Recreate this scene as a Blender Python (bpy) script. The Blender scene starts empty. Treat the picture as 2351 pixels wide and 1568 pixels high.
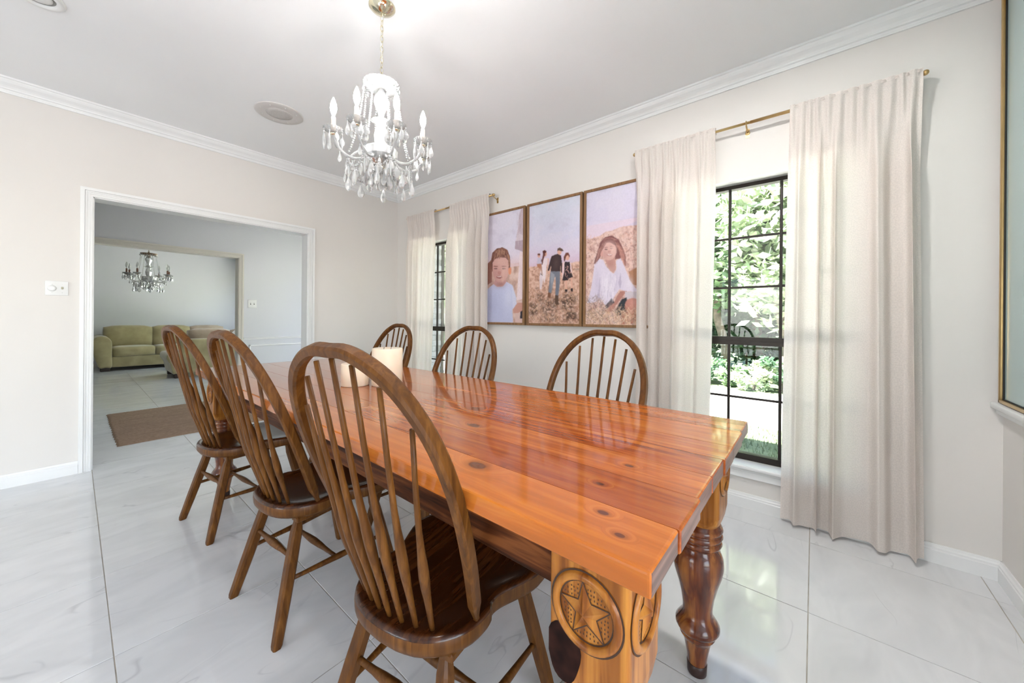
import bpy, bmesh, math, random
import numpy as np
from mathutils import Vector, Matrix, Euler

random.seed(7); np.random.seed(7)
SC = bpy.context.scene
COL = SC.collection
R = math.radians
PI = math.pi

# ------------------------------------------------------------------ camera
CAM_H = 1.17
FPX, YAW, ROLL, Y0 = 835.44, 0.8785, 0.00834, 728.86
cam_d = bpy.data.cameras.new('camera')
cam = bpy.data.objects.new('camera', cam_d); COL.objects.link(cam)
cam_d.sensor_width = 36.0; cam_d.lens = FPX/2351*36.0
cam_d.shift_x = -0.46/2351; cam_d.shift_y = -(784-Y0)/2351
cam_d.clip_start = 0.02; cam_d.clip_end = 300
cam.matrix_world = (Matrix.Translation((0, 0, CAM_H)) @ Matrix.Rotation(-YAW, 4, 'Z')
                    @ Matrix.Rotation(PI/2, 4, 'X') @ Matrix.Rotation(ROLL, 4, 'Z'))
SC.camera = cam

# ------------------------------------------------------------------ world, sun, area lights, exposure
SC.view_settings.view_transform = 'Standard'
SC.view_settings.look = 'None'
SC.view_settings.gamma = 1.0
SC.view_settings.use_curve_mapping = False
SC.view_settings.exposure = 0.86
SC.cycles.use_denoising = True
SC.cycles.sample_clamp_indirect = 6.0
SC.cycles.max_bounces = 6
SC.cycles.diffuse_bounces = 3
SC.cycles.glossy_bounces = 3
SC.cycles.transmission_bounces = 4
SC.cycles.transparent_max_bounces = 12
SC.cycles.use_adaptive_sampling = True
SC.cycles.adaptive_threshold = 0.16
SC.cycles.adaptive_min_samples = 16
SC.cycles.caustics_reflective = False
SC.cycles.caustics_refractive = False

world = bpy.data.worlds.new('sky'); SC.world = world; world.use_nodes = True
wn = world.node_tree.nodes; wl = world.node_tree.links
wn.clear()
w_out = wn.new('ShaderNodeOutputWorld'); w_bg = wn.new('ShaderNodeBackground'); w_sky = wn.new('ShaderNodeTexSky')
w_sky.sky_type = 'NISHITA'; w_sky.sun_disc = False; w_sky.sun_elevation = R(58); w_sky.sun_rotation = R(200)
w_bg.inputs['Strength'].default_value = 0.42
wl.new(w_sky.outputs[0], w_bg.inputs['Color']); wl.new(w_bg.outputs[0], w_out.inputs['Surface'])

def light(name, kind, loc, energy, color=(1, 1, 1), rot=None, size=None, size_y=None, target=None):
    d = bpy.data.lights.new(name, kind); d.energy = energy; d.color = color
    o = bpy.data.objects.new(name, d); COL.objects.link(o); o.location = loc
    if target is not None:
        o.rotation_euler = (Vector(target)-Vector(loc)).to_track_quat('-Z', 'Y').to_euler()
    elif rot: o.rotation_euler = rot
    if kind == 'AREA':
        d.shape = 'RECTANGLE'; d.size = size; d.size_y = size_y or size
    return o

sun = light('sun', 'SUN', (-5, 6.5, 10), 40.0, (1.0, 0.97, 0.93), target=(0, 0, 0))
sun.data.angle = R(0.6)
# fill light added at the left, in front of the unseen added doors
light('fill_left', 'AREA', (-5.05, 1.7, 1.25), 52, (0.97, 0.985, 1.0), target=(-3.0, 1.7, 3.5), size=2.2, size_y=2.1)
# fill light added in the unseen room behind the photographer
light('fill_behind', 'AREA', (-1.2, -4.35, 1.3), 104, (0.97, 0.985, 1.0), target=(-0.4, 0.0, 2.6), size=5.5, size_y=2.1)
# daylight through the entry door glass at the right end of the hall
light('daylight_entry', 'AREA', (3.06, 5.5, 1.35), 6.5, (1.0, 0.98, 0.95), target=(0, 5.8, 1.3), size=1.2, size_y=2.0)
# daylight through the living room's window on the right
light('daylight_living', 'AREA', (3.05, 9.3, 1.5), 16, (0.98, 0.99, 1.0), target=(0, 9.1, 1.1), size=3.8, size_y=1.5)

# ------------------------------------------------------------------ key dimensions
XB = 2.677          # window wall
YA = 4.16           # wall with the wide opening
YN = -0.66          # wall with the glass panel
XL = -5.20          # left wall (behind the frame's left edge)
YC = 6.74           # hall's far wall
YD = 12.10          # living room's far wall
XH = 3.18           # right end of hall and living room
ZC = 2.73           # ceiling
WT = 0.15

# ------------------------------------------------------------------ mesh builder
class MB:
    def __init__(self): self.v = []; self.f = []; self.m = []; self.s = []
    def add(self, vs, fs, mat=0, smooth=False, T=None):
        b = len(self.v)
        for p in vs:
            p = Vector(p)
            self.v.append(tuple(T @ p if T else p))
        for q in fs:
            self.f.append([b+i for i in q]); self.m.append(mat); self.s.append(smooth)
        return self
    def box(self, x0, x1, y0, y1, z0, z1, mat=0, T=None):
        vs = [(x0,y0,z0),(x1,y0,z0),(x1,y1,z0),(x0,y1,z0),(x0,y0,z1),(x1,y0,z1),(x1,y1,z1),(x0,y1,z1)]
        return self.add(vs, [(3,2,1,0),(4,5,6,7),(0,1,5,4),(1,2,6,5),(2,3,7,6),(3,0,4,7)], mat, False, T)
    def cbox(self, x0, x1, y0, y1, z0, z1, c, mat=0, T=None):
        """box with chamfered edges"""
        bm = bmesh.new(); bmesh.ops.create_cube(bm, size=1)
        for v in bm.verts:
            v.co = Vector(((x0+x1)/2+v.co.x*(x1-x0), (y0+y1)/2+v.co.y*(y1-y0), (z0+z1)/2+v.co.z*(z1-z0)))
        bmesh.ops.bevel(bm, geom=bm.edges[:], offset=c, segments=1, affect='EDGES', profile=0.5)
        self.bm(bm, mat, False, T); return self
    def rbox(self, x0, x1, y0, y1, z0, z1, c, seg=3, mat=0, T=None, smooth=True):
        bm = bmesh.new(); bmesh.ops.create_cube(bm, size=1)
        for v in bm.verts:
            v.co = Vector(((x0+x1)/2+v.co.x*(x1-x0), (y0+y1)/2+v.co.y*(y1-y0), (z0+z1)/2+v.co.z*(z1-z0)))
        bmesh.ops.bevel(bm, geom=bm.edges[:], offset=c, segments=seg, affect='EDGES', profile=0.5)
        self.bm(bm, mat, smooth, T); return self
    def bm(self, bm, mat=0, smooth=False, T=None):
        bm.verts.index_update()
        self.add([v.co.copy() for v in bm.verts], [[v.index for v in f.verts] for f in bm.faces], mat, smooth, T)
        bm.free(); return self
    def lathe(self, prof, n=20, mat=0, T=None, smooth=True, cap=True, sq=None):
        vs = []; fs = []
        for (r, z) in prof:
            for k in range(n):
                a = 2*PI*k/n; vs.append((r*math.cos(a), r*math.sin(a), z))
        for i in range(len(prof)-1):
            for k in range(n):
                a = i*n+k; b = i*n+(k+1) % n
                fs.append((a, b, b+n, a+n))
        if cap:
            fs.append(tuple(reversed(range(n)))); fs.append(tuple(range((len(prof)-1)*n, len(prof)*n)))
        return self.add(vs, fs, mat, smooth, T)
    def tube(self, pts, rad, n=8, mat=0, T=None, smooth=True, cap=True, flat=None, closed=False):
        """round tube along pts with a radius per point; flat=(normal) keeps a fixed frame; rad may be (a,b)"""
        P = [Vector(p) for p in pts]; m = len(P)
        if not isinstance(rad, (list, tuple, np.ndarray)) or (isinstance(rad, tuple) and len(rad) == 2 and m != 2): rad = [rad]*m
        vs = []; fs = []; prev = None
        for i in range(m):
            if closed: t = P[(i+1) % m]-P[i-1]
            else: t = P[min(i+1, m-1)]-P[max(i-1, 0)]
            t.normalize()
            if flat is not None: u = Vector(flat)
            elif prev is None:
                u = Vector((0, 0, 1)) if abs(t.z) < 0.9 else Vector((1, 0, 0))
            else: u = prev
            u = (u - t*u.dot(t)).normalized(); prev = u; w = t.cross(u)
            ra, rb = (rad[i] if isinstance(rad[i], (tuple, list)) else (rad[i], rad[i]))
            for k in range(n):
                a = 2*PI*(k+0.5)/n
                vs.append(P[i]+u*math.cos(a)*ra+w*math.sin(a)*rb)
        for i in range(m if closed else m-1):
            for k in range(n):
                a = i*n+k; b = i*n+(k+1) % n; j = ((i+1) % m)*n
                fs.append((a, b, j+(k+1) % n, j+k))
        if cap and not closed:
            fs.append(tuple(reversed(range(n)))); fs.append(tuple(range((m-1)*n, m*n)))
        return self.add(vs, fs, mat, smooth, T)
    def prism(self, poly, z0, z1, mat=0, T=None):
        n = len(poly)
        vs = [(x, y, z0) for x, y in poly]+[(x, y, z1) for x, y in poly]
        fs = [tuple(reversed(range(n))), tuple(range(n, 2*n))]+[(i, (i+1) % n, n+(i+1) % n, n+i) for i in range(n)]
        return self.add(vs, fs, mat, False, T)
    def sphere(self, c, r, n=8, m=6, mat=0, sz=(1, 1, 1), smooth=True, T=None):
        prof = []
        vs = []; fs = []
        c = Vector(c)
        for i in range(m+1):
            th = PI*i/m
            for k in range(n):
                a = 2*PI*k/n
                vs.append(c+Vector((r*sz[0]*math.sin(th)*math.cos(a), r*sz[1]*math.sin(th)*math.sin(a), -r*sz[2]*math.cos(th))))
        for i in range(m):
            for k in range(n):
                a = i*n+k; b = i*n+(k+1) % n; fs.append((a, b, b+n, a+n))
        return self.add(vs, fs, mat, smooth, T)
    def mesh(self, name, mats, weld=False):
        me = bpy.data.meshes.new(name); me.from_pydata(self.v, [], self.f)
        if not isinstance(mats, (list, tuple)): mats = [mats]
        for mt in mats: me.materials.append(mt)
        me.polygons.foreach_set('material_index', self.m); me.polygons.foreach_set('use_smooth', self.s)
        me.update()
        if weld:
            bm = bmesh.new(); bm.from_mesh(me); bmesh.ops.remove_doubles(bm, verts=bm.verts, dist=1e-5); bm.to_mesh(me); bm.free()
        return me
    def obj(self, name, mats, parent=None, weld=False):
        o = bpy.data.objects.new(name, self.mesh(name, mats, weld)); COL.objects.link(o)
        if parent: o.parent = parent
        return o

def empty(name, loc=(0, 0, 0), rz=0.0):
    o = bpy.data.objects.new(name, None); COL.objects.link(o)
    o.location = loc; o.rotation_euler = (0, 0, rz); o.empty_display_size = 0.1
    return o
def tag(o, label, cat, group=None):
    o['label'] = label; o['category'] = cat
    if group: o['group'] = group
    return o
def struct(o, label=None):
    o['kind'] = 'structure'
    if label: o['label'] = label
    return o
def copy_tree(o, parent=None):
    c = o.copy(); COL.objects.link(c)
    if parent: c.parent = parent
    for ch in o.children: copy_tree(ch, c)
    return c
def inst(name, me, parent, loc=(0, 0, 0), rot=(0, 0, 0), scale=(1, 1, 1)):
    o = bpy.data.objects.new(name, me); COL.objects.link(o); o.parent = parent
    o.location = loc; o.rotation_euler = rot; o.scale = scale
    return o
def spline(pts, n):
    """Catmull-Rom resample"""
    P = [np.array(p, float) for p in pts]; P = [2*P[0]-P[1]]+P+[2*P[-1]-P[-2]]
    out = []; segs = len(P)-3
    for i in range(n):
        t = i/(n-1)*segs; k = min(int(t), segs-1); u = t-k
        a, b, c, d = P[k:k+4]
        out.append(0.5*((2*b)+(-a+c)*u+(2*a-5*b+4*c-d)*u*u+(-a+3*b-3*c+d)*u**3))
    return out

# ------------------------------------------------------------------ materials
class Mat:
    def __init__(self, name):
        self.m = bpy.data.materials.new(name); self.m.use_nodes = True
        self.t = self.m.node_tree; self.n = self.t.nodes; self.l = self.t.links
        self.b = self.n['Principled BSDF']; self.out = self.n['Material Output']
    def node(self, typ, **kw):
        nd = self.n.new(typ)
        for k, v in kw.items():
            if k in nd.inputs: 
                try: nd.inputs[k].default_value = v
                except Exception: setattr(nd, k, v)
            else: setattr(nd, k, v)
        return nd
    def link(self, a, b): self.l.new(a, b)
    def set(self, **kw):
        for k, v in kw.items():
            self.b.inputs[k.replace('_', ' ')].default_value = v
        return self
    def ramp(self, fac, stops, interp='LINEAR'):
        r = self.node('ShaderNodeValToRGB'); r.color_ramp.interpolation = interp
        e = r.color_ramp.elements
        while len(e) < len(stops): e.new(0.5)
        for k, (p, c) in enumerate(stops): e[k].position = p; e[k].color = (*c, 1) if len(c) == 3 else c
        self.link(fac, r.inputs[0]); return r.outputs[0]
    def noise(self, vec, scale, detail=4, rough=0.5, dist=0.0):
        n = self.node('ShaderNodeTexNoise'); n.inputs['Scale'].default_value = scale
        n.inputs['Detail'].default_value = detail; n.inputs['Roughness'].default_value = rough
        n.inputs['Distortion'].default_value = dist
        if vec is not None: self.link(vec, n.inputs['Vector'])
        return n.outputs[0]
    def coords(self, which='Object', scale=(1, 1, 1), loc=(0, 0, 0)):
        t = self.node('ShaderNodeTexCoord'); mp = self.node('ShaderNodeMapping')
        mp.inputs['Scale'].default_value = scale; mp.inputs['Location'].default_value = loc
        self.link(t.outputs[which], mp.inputs['Vector']); return mp.outputs[0]
    def mix(self, fac, a, b, mode='MIX'):
        mx = self.node('ShaderNodeMix'); mx.data_type = 'RGBA'; mx.blend_type = mode
        for sock, val in ((mx.inputs[0], fac), (mx.inputs[6], a), (mx.inputs[7], b)):
            if hasattr(val, 'is_linked') or isinstance(val, bpy.types.NodeSocket): self.link(val, sock)
            elif isinstance(val, (int, float)): sock.default_value = val
            else: sock.default_value = (*val, 1) if len(val) == 3 else val
        return mx.outputs[2]
    def math(self, op, a, b=0.0):
        m = self.node('ShaderNodeMath'); m.operation = op
        for i, v in enumerate((a, b)):
            if isinstance(v, bpy.types.NodeSocket): self.link(v, m.inputs[i])
            else: m.inputs[i].default_value = v
        return m.outputs[0]
    def bump(self, h, strength=0.2, dist=0.01):
        b = self.node('ShaderNodeBump'); b.inputs['Strength'].default_value = strength; b.inputs['Distance'].default_value = dist
        self.link(h, b.inputs['Height']); self.link(b.outputs[0], self.b.inputs['Normal'])
    def color(self, sock): self.link(sock, self.b.inputs['Base Color'])

def plain(name, col, rough=0.5, metal=0.0, spec=0.5, var=0.04, scale=8.0, **kw):
    M = Mat(name); M.set(Roughness=rough, Metallic=metal)
    M.b.inputs['Specular IOR Level'].default_value = spec
    n = M.noise(M.coords(), scale, 1)
    lo = tuple(max(0, c*(1-var)) for c in col); hi = tuple(min(1, c*(1+var)) for c in col)
    M.color(M.ramp(n, [(0.3, lo), (0.7, hi)]))
    for k, v in kw.items(): M.b.inputs[k.replace('_', ' ')].default_value = v
    return M.m

def wall_paint(name, col, bump=0.05):
    M = Mat(name); M.set(Roughness=0.55); M.b.inputs['Specular IOR Level'].default_value = 0.25
    c = M.coords(); n = M.noise(c, 1.3, 0)
    M.color(M.ramp(n, [(0.3, tuple(x*0.985 for x in col)), (0.7, tuple(min(1, x*1.015) for x in col))]))
    if bump > 0.11: M.bump(M.noise(c, 120, 1), bump, 0.004)
    return M.m

m_wall = wall_paint('wall_paint', (0.79, 0.755, 0.72))
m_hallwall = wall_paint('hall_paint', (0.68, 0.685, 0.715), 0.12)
m_ceil = wall_paint('ceiling_paint', (0.92, 0.92, 0.925), 0.10)
m_trim = plain('white_trim_paint', (0.86, 0.86, 0.855), 0.35, var=0.01)
m_trim2 = plain('ivory_trim_paint', (0.70, 0.67, 0.61), 0.4, var=0.01)
m_bronze = plain('dark_bronze_frame', (0.022, 0.015, 0.011), 0.4, 0.3, var=0.1)
m_brass = plain('brass_rod', (0.62, 0.43, 0.20), 0.28, 1.0, var=0.06, scale=20)
m_chrome_brass = plain('polished_brass', (0.85, 0.78, 0.58), 0.12, 1.0, var=0.03)
m_plastic = plain('white_plastic', (0.82, 0.82, 0.81), 0.3, var=0.01)
m_toggle = plain('almond_toggle', (0.45, 0.42, 0.30), 0.4, var=0.02)
m_black = plain('black_rubber', (0.01, 0.01, 0.01), 0.6)
m_grout = plain('grout', (0.47, 0.43, 0.37), 0.9, var=0.15, scale=14)

# marble floor tile
M = Mat('marble_tile'); M.set(Roughness=0.07); M.b.inputs['Specular IOR Level'].default_value = 0.55
tc = M.node('ShaderNodeTexCoord'); oi = M.node('ShaderNodeObjectInfo')
rv = M.node('ShaderNodeVectorMath'); rv.operation = 'SCALE'; rv.inputs['Scale'].default_value = 17.0
cb = M.node('ShaderNodeCombineXYZ'); M.link(oi.outputs['Random'], cb.inputs[0]); M.link(M.math('MULTIPLY', oi.outputs['Random'], 3.7), cb.inputs[1])
M.link(cb.outputs[0], rv.inputs[0])
ad = M.node('ShaderNodeVectorMath'); ad.operation = 'ADD'; M.link(tc.outputs['Object'], ad.inputs[0]); M.link(rv.outputs[0], ad.inputs[1])
mp = M.node('ShaderNodeMapping'); mp.inputs['Scale'].default_value = (1.0, 2.6, 1.0); mp.inputs['Rotation'].default_value = (0, 0, 0.5)
M.link(ad.outputs[0], mp.inputs['Vector'])
cloud = M.ramp(M.noise(mp.outputs[0], 2.2, 3, 0.6, 0.8), [(0.25, (0.66, 0.668, 0.68)), (0.6, (0.76, 0.765, 0.775))])
vein_n = M.noise(mp.outputs[0], 1.1, 3, 0.5, 0.9)
vein = M.math('ABSOLUTE', M.math('SUBTRACT', vein_n, 0.5))
veinm = M.ramp(vein, [(0.0, (1, 1, 1)), (0.008, (0, 0, 0))])
gate = M.ramp(M.noise(mp.outputs[0], 3.0, 0), [(0.5, (0, 0, 0)), (0.62, (1, 1, 1))])
M.color(M.mix(M.math('MULTIPLY', M.math('MULTIPLY', veinm, gate), 0.38), cloud, (0.36, 0.37, 0.40)))
m_tile = M.m

def wood(name, dark, mid, light_, grain_axis=2, gs=38, rough=0.32, coat=0.0, knots=(), tone=False, bump=0.06, spec=0.3, con=0.14):
    M = Mat(name); M.set(Roughness=rough); M.b.inputs['Coat Weight'].default_value = coat; M.b.inputs['Coat Roughness'].default_value = 0.06
    M.b.inputs['Coat IOR'].default_value = 1.38; M.b.inputs['Specular IOR Level'].default_value = spec
    sc = [gs, gs, gs]; sc[grain_axis] = gs*0.06
    tcn = M.node('ShaderNodeTexCoord'); base = tcn.outputs['Object']
    if tone:
        at = M.node('ShaderNodeAttribute'); at.attribute_type = 'OBJECT'; at.attribute_name = 'tone'
        of = M.node('ShaderNodeCombineXYZ'); M.link(M.math('MULTIPLY', at.outputs['Fac'], 7.3), of.inputs[grain_axis]); 
        adn = M.node('ShaderNodeVectorMath'); adn.operation = 'ADD'; M.link(base, adn.inputs[0]); M.link(of.outputs[0], adn.inputs[1]); src = adn.outputs[0]
    else: src = base
    kmask = None
    for (kx, ky, kr) in knots:
        d = M.node('ShaderNodeVectorMath'); d.operation = 'SUBTRACT'; M.link(base, d.inputs[0]); d.inputs[1].default_value = (kx, ky, 0.826)
        s = M.node('ShaderNodeVectorMath'); s.operation = 'MULTIPLY'; M.link(d.outputs[0], s.inputs[0]); s.inputs[1].default_value = (1/kr, 0.62/kr, 0)
        ln = M.node('ShaderNodeVectorMath'); ln.operation = 'LENGTH'; M.link(s.outputs[0], ln.inputs[0])
        v = M.math('SUBTRACT', 4.0, ln.outputs['Value']); v = M.math('MAXIMUM', v, 0.0)
        kmask = v if kmask is None else M.math('MAXIMUM', kmask, v)
    mpn = M.node('ShaderNodeMapping'); mpn.inputs['Scale'].default_value = sc; M.link(src, mpn.inputs['Vector'])
    vec = mpn.outputs[0]
    if kmask is not None:
        kc = M.node('ShaderNodeCombineXYZ'); M.link(M.math('MULTIPLY', kmask, 0.9), kc.inputs[0])
        a2 = M.node('ShaderNodeVectorMath'); a2.operation = 'ADD'; M.link(vec, a2.inputs[0]); M.link(kc.outputs[0], a2.inputs[1]); vec = a2.outputs[0]
    fine = M.noise(vec, 1.0, 3, 0.6, 0.6)
    sc2 = [gs*0.12]*3; sc2[grain_axis] = gs*0.018
    mp2 = M.node('ShaderNodeMapping'); mp2.inputs['Scale'].default_value = sc2; M.link(src, mp2.inputs['Vector'])
    broad = M.noise(mp2.outputs[0], 1.0, 1, 0.5, 0.4)
    c = M.ramp(fine, [(0.5-con, dark), (0.5, mid), (0.5+con, light_)])
    c = M.mix(M.ramp(broad, [(0.3, (0, 0, 0)), (0.7, (0.55, 0.55, 0.55))]), c, dark)
    if tone:
        c = M.mix(M.math('MULTIPLY', at.outputs['Fac'], 0.85), c, light_)
    if kmask is not None:
        c = M.mix(M.ramp(M.math('DIVIDE', kmask, 4.0), [(0.45, (0, 0, 0)), (0.70, (0.40, 0.40, 0.40)), (0.77, (0.85, 0.85, 0.85))]), c, (0.075, 0.018, 0.006))
    M.color(c)
    if bump > 0.1: M.bump(fine, bump, 0.004)
    return M.m

KN = [(0.815, 0.83, 0.011), (0.60, 0.60, 0.014), (0.60, 0.285, 0.006), (0.555, 0.235, 0.005), (0.70, 0.34, 0.005), (0.83, 0.33, 0.006),
      (0.97, 0.98, 0.012), (1.08, 2.2, 0.014), (0.70, 1.35, 0.010), (1.30, 1.2, 0.010)]
m_pine = wood('amber_pine', (0.19, 0.027, 0.004), (0.41, 0.080, 0.009), (0.58, 0.180, 0.028), grain_axis=1, gs=42, rough=0.2, coat=0.75, spec=0.1, knots=KN, tone=True, bump=0.03)
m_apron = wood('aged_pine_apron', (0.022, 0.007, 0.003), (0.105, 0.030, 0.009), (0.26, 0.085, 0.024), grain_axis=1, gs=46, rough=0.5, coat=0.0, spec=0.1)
m_endgrain = wood('weathered_end_grain', (0.10, 0.045, 0.032), (0.20, 0.10, 0.075), (0.30, 0.16, 0.12), grain_axis=0, gs=60, rough=0.35, coat=0.5)
m_legwood = wood('red_cedar_leg', (0.07, 0.015, 0.006), (0.17, 0.042, 0.012), (0.42, 0.15, 0.032), grain_axis=2, gs=22, rough=0.22, coat=0.6)
m_blockwood = wood('golden_cedar_block', (0.20, 0.060, 0.010), (0.42, 0.155, 0.026), (0.58, 0.25, 0.046), grain_axis=2, gs=34, rough=0.3, coat=0.25, spec=0.15)
m_carve = plain('carved_groove_stain', (0.05, 0.018, 0.006), 0.5, var=0.2)
m_oak = wood('brown_oak', (0.060, 0.020, 0.0035), (0.125, 0.046, 0.0080), (0.215, 0.086, 0.017), grain_axis=2, gs=70, rough=0.42, coat=0.04, spec=0.22, con=0.24, bump=0.12)
m_seat = wood('shaded_oak_seat', (0.026, 0.007, 0.0025), (0.055, 0.015, 0.004), (0.105, 0.032, 0.008), grain_axis=0, gs=60, rough=0.26, coat=0.35, bump=0.05)  # seat top's own brown, deepened by under-table shade put into the colour
m_frame = wood('bronzed_wood_frame', (0.20, 0.105, 0.048), (0.27, 0.145, 0.066), (0.33, 0.18, 0.085), grain_axis=2, gs=60, rough=0.38)
m_frame_side = plain('frame_side_brown', (0.10, 0.05, 0.025), 0.5)

# ------------------------------------------------------------------ structure
def wall_pieces(name, rects, mat, axis, a, b, parent=None):
    """rects in (u0,u1,z0,z1); axis 'x': wall plane spans X, thickness a..b along Y; 'y' the other way"""
    mb = MB()
    for (u0, u1, z0, z1) in rects:
        if axis == 'x': mb.box(u0, u1, a, b, z0, z1)
        else: mb.box(a, b, u0, u1, z0, z1)
    return struct(mb.obj(name, mat, parent))

OP_L, OP_R, OP_H = 0.0915, 1.595, 2.045
wall_far = wall_pieces('wall_back', [(XL, OP_L, 0, ZC), (OP_R, XH+WT, 0, ZC), (OP_L, OP_R, OP_H, ZC)], m_wall, 'x', YA, YA+WT)
W2 = (-0.175, 0.770); W1 = (2.81, 3.80); WZ = (0.262, 2.052)
wall_right = wall_pieces('wall_right', [(YN-WT, W2[0], 0, ZC), (W2[1], W1[0], 0, ZC), (W1[1], YA, 0, ZC),
              (W2[0], W2[1], 0, WZ[0]), (W2[0], W2[1], WZ[1], ZC), (W1[0], W1[1], 0, WZ[0]), (W1[0], W1[1], WZ[1], ZC)], m_wall, 'y', XB, XB+WT)
wall_near = wall_pieces('wall_near', [(0.80, XB, 0, ZC), (XL, 0.80, 2.4, ZC)], m_wall, 'x', YN-WT, YN)
# left wall, its unseen door opening added to let fill daylight in
wall_left = wall_pieces('wall_left', [(YN, 0.55, 0, ZC), (2.95, YA, 0, ZC), (0.55, 2.95, 2.3, ZC)], m_wall, 'y', XL-WT, XL)
wall_hall = wall_pieces('wall_hall', [(XL, 0.0915, 0, ZC), (1.60, XH+WT, 0, ZC), (0.0915, 1.60, 2.042, ZC)], m_hallwall, 'x', YC, YC+WT)
wall_living = wall_pieces('wall_living', [(XL, XH+WT, 0, ZC)], m_hallwall, 'x', YD, YD+WT)
wall_living_left = wall_pieces('wall_living_left', [(YA+WT, YC, 0, ZC), (YC+WT, YD, 0, ZC)], m_hallwall, 'y', XL-WT, XL)
wall_living_right = wall_pieces('wall_living_right', [(YA+WT, 4.9, 0, ZC), (6.1, YC, 0, ZC), (4.9, 6.1, 2.35, ZC), (YC+WT, 7.3, 0, ZC), (11.4, YD, 0, ZC),
                                (7.3, 11.4, 0, 0.7), (7.3, 11.4, 2.3, ZC)], m_hallwall, 'y', XH, XH+WT)
wall_adjoining = wall_pieces('wall_adjoining', [(XL, -3.95, 0, ZC), (1.55, XB+WT, 0, ZC), (-3.95, 1.55, 2.4, ZC), (-3.95, 1.55, 0, 0.2)], m_wall, 'x', -4.65, -4.5)  # unseen room and its openings, added to admit fill light from behind
wall_adjoining_right = wall_pieces('wall_adjoining_right', [(-4.5, YN-WT, 0, ZC)], m_wall, 'y', XB, XB+WT)
wall_adjoining_left = wall_pieces('wall_adjoining_left', [(-4.65, YN, 0, ZC)], m_wall, 'y', XL-WT, XL)
floor_adjoining = struct(MB().box(XL-WT, XB+WT, -4.65, YN-WT, -0.12, 0.0).obj('floor_adjoining', m_tile))
ceiling = struct(MB().box(XL-WT, XH+WT, -4.65, YD+WT, ZC, ZC+0.1).obj('ceiling', m_ceil))

# roof with eaves, added unseen to shade the lawn and the left doors
rf = MB().prism([(-6.7, 2.84), (3.45, 2.84), (3.45, 2.95), (-1.6, 5.2), (-6.7, 2.95)], -5.4, 13.0, T=Matrix(((1, 0, 0, 0), (0, 0, 1, 0), (0, 1, 0, 0), (0, 0, 0, 1))))
struct(rf.obj('shade_roof', plain('shade_roof_grey', (0.12, 0.11, 0.10), 0.9)))

# floor: grout bed with one tile object per tile
floor = struct(MB().box(XL-WT, XH+WT, YN-WT, YD+WT, -0.12, -0.0025).obj('floor', m_grout))
TX0, TSX, TY0, TSY, G = 0.0949, 0.5958, 4.873, 0.6078, 0.0016
tile_cache = {}
def tile_mesh(w, d):
    k = (round(w, 3), round(d, 3))
    if k not in tile_cache:
        bm = bmesh.new(); bmesh.ops.create_cube(bm, size=1)
        for v in bm.verts: v.co = Vector((v.co.x*w, v.co.y*d, v.co.z*0.008-0.004))
        top = [e for e in bm.edges if all(v.co.z > -0.001 for v in e.verts)]
        bmesh.ops.bevel(bm, geom=top, offset=0.0008, segments=1, affect='EDGES')
        me = bpy.data.meshes.new('tile'); bm.to_mesh(me); bm.free(); me.materials.append(m_tile); tile_cache[k] = me
    return tile_cache[k]
xs = sorted([TX0+TSX*i for i in range(-10, 7)]); ys = sorted([TY0-TSY*j for j in range(-13, 11)])
xs = [XL]+[x for x in xs if XL+0.05 < x < XH-0.05]+[XH]; ys = [YN]+[y for y in ys if YN+0.02 < y < YD-0.05]+[YD]
for i in range(len(xs)-1):
    for j in range(len(ys)-1):
        x0, x1, y0, y1 = xs[i]+G, xs[i+1]-G, ys[j]+G, ys[j+1]-G
        if x0 > XB-0.05 and y1 < YA: continue
        if x0 < -1.2 and y0 > 4.4: continue
        if x1 < -2.6: continue
        if x1 > XB and y1 < YA+0.02: x1 = XB-0.001
        inst('tile', tile_mesh(x1-x0, y1-y0), floor, ((x0+x1)/2, (y0+y1)/2, random.uniform(-0.0004, 0.0004)))

# crown moulding, baseboards, casings: profile swept along straight runs
def run(name, prof, p0, p1, out, mat, label=None, kind=True):
    """prof: (d, z) pairs, d measured from the wall along 'out'"""
    p0 = Vector(p0); p1 = Vector(p1); o = Vector(out); n = len(prof); mb = MB(); vs = []
    for p in (p0, p1):
        for d, z in prof: vs.append(p+o*d+Vector((0, 0, z)))
    fs = [tuple(reversed(range(n))), tuple(range(n, 2*n))]+[(i, (i+1) % n, n+(i+1) % n, n+i) for i in range(n)]
    mb.add(vs, fs)
    ob = mb.obj(name, mat)
    bm = bmesh.new(); bm.from_mesh(ob.data); bmesh.ops.recalc_face_normals(bm, faces=bm.faces); bm.to_mesh(ob.data); bm.free()
    return struct(ob, label) if kind else ob
CR = [(0, 2.638), (0.010, 2.638), (0.012, 2.646), (0.006, 2.650), (0.008, 2.660), (0.016, 2.664), (0.018, 2.672), (0.026, 2.682), (0.044, 2.696), (0.052, 2.708), (0.056, 2.717), (0.064, 2.719), (0.066, ZC), (0, ZC)]
run('trim_1', CR, (XL, YA, 0), (XB, YA, 0), (0, -1, 0), m_trim)
run('trim_2', CR, (XB, YN, 0), (XB, YA, 0), (-1, 0, 0), m_trim)
run('trim_3', CR, (0.8, YN, 0), (XB, YN, 0), (0, 1, 0), m_trim)
BB = [(0, 0), (0.016, 0), (0.016, 0.062), (0.013, 0.066), (0.013, 0.074), (0.008, 0.080), (0.006, 0.090), (0, 0.090)]
run('baseboard_back_left', BB, (XL, YA, 0), (0.027, YA, 0), (0, -1, 0), m_trim)
run('baseboard_back_right', BB, (1.66, YA, 0), (XB, YA, 0), (0, -1, 0), m_trim)
run('baseboard_right', BB, (XB, YN, 0), (XB, YA, 0), (-1, 0, 0), m_trim)
run('baseboard_near', BB, (0.8, YN, 0), (XB, YN, 0), (0, 1, 0), m_trim)
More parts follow.
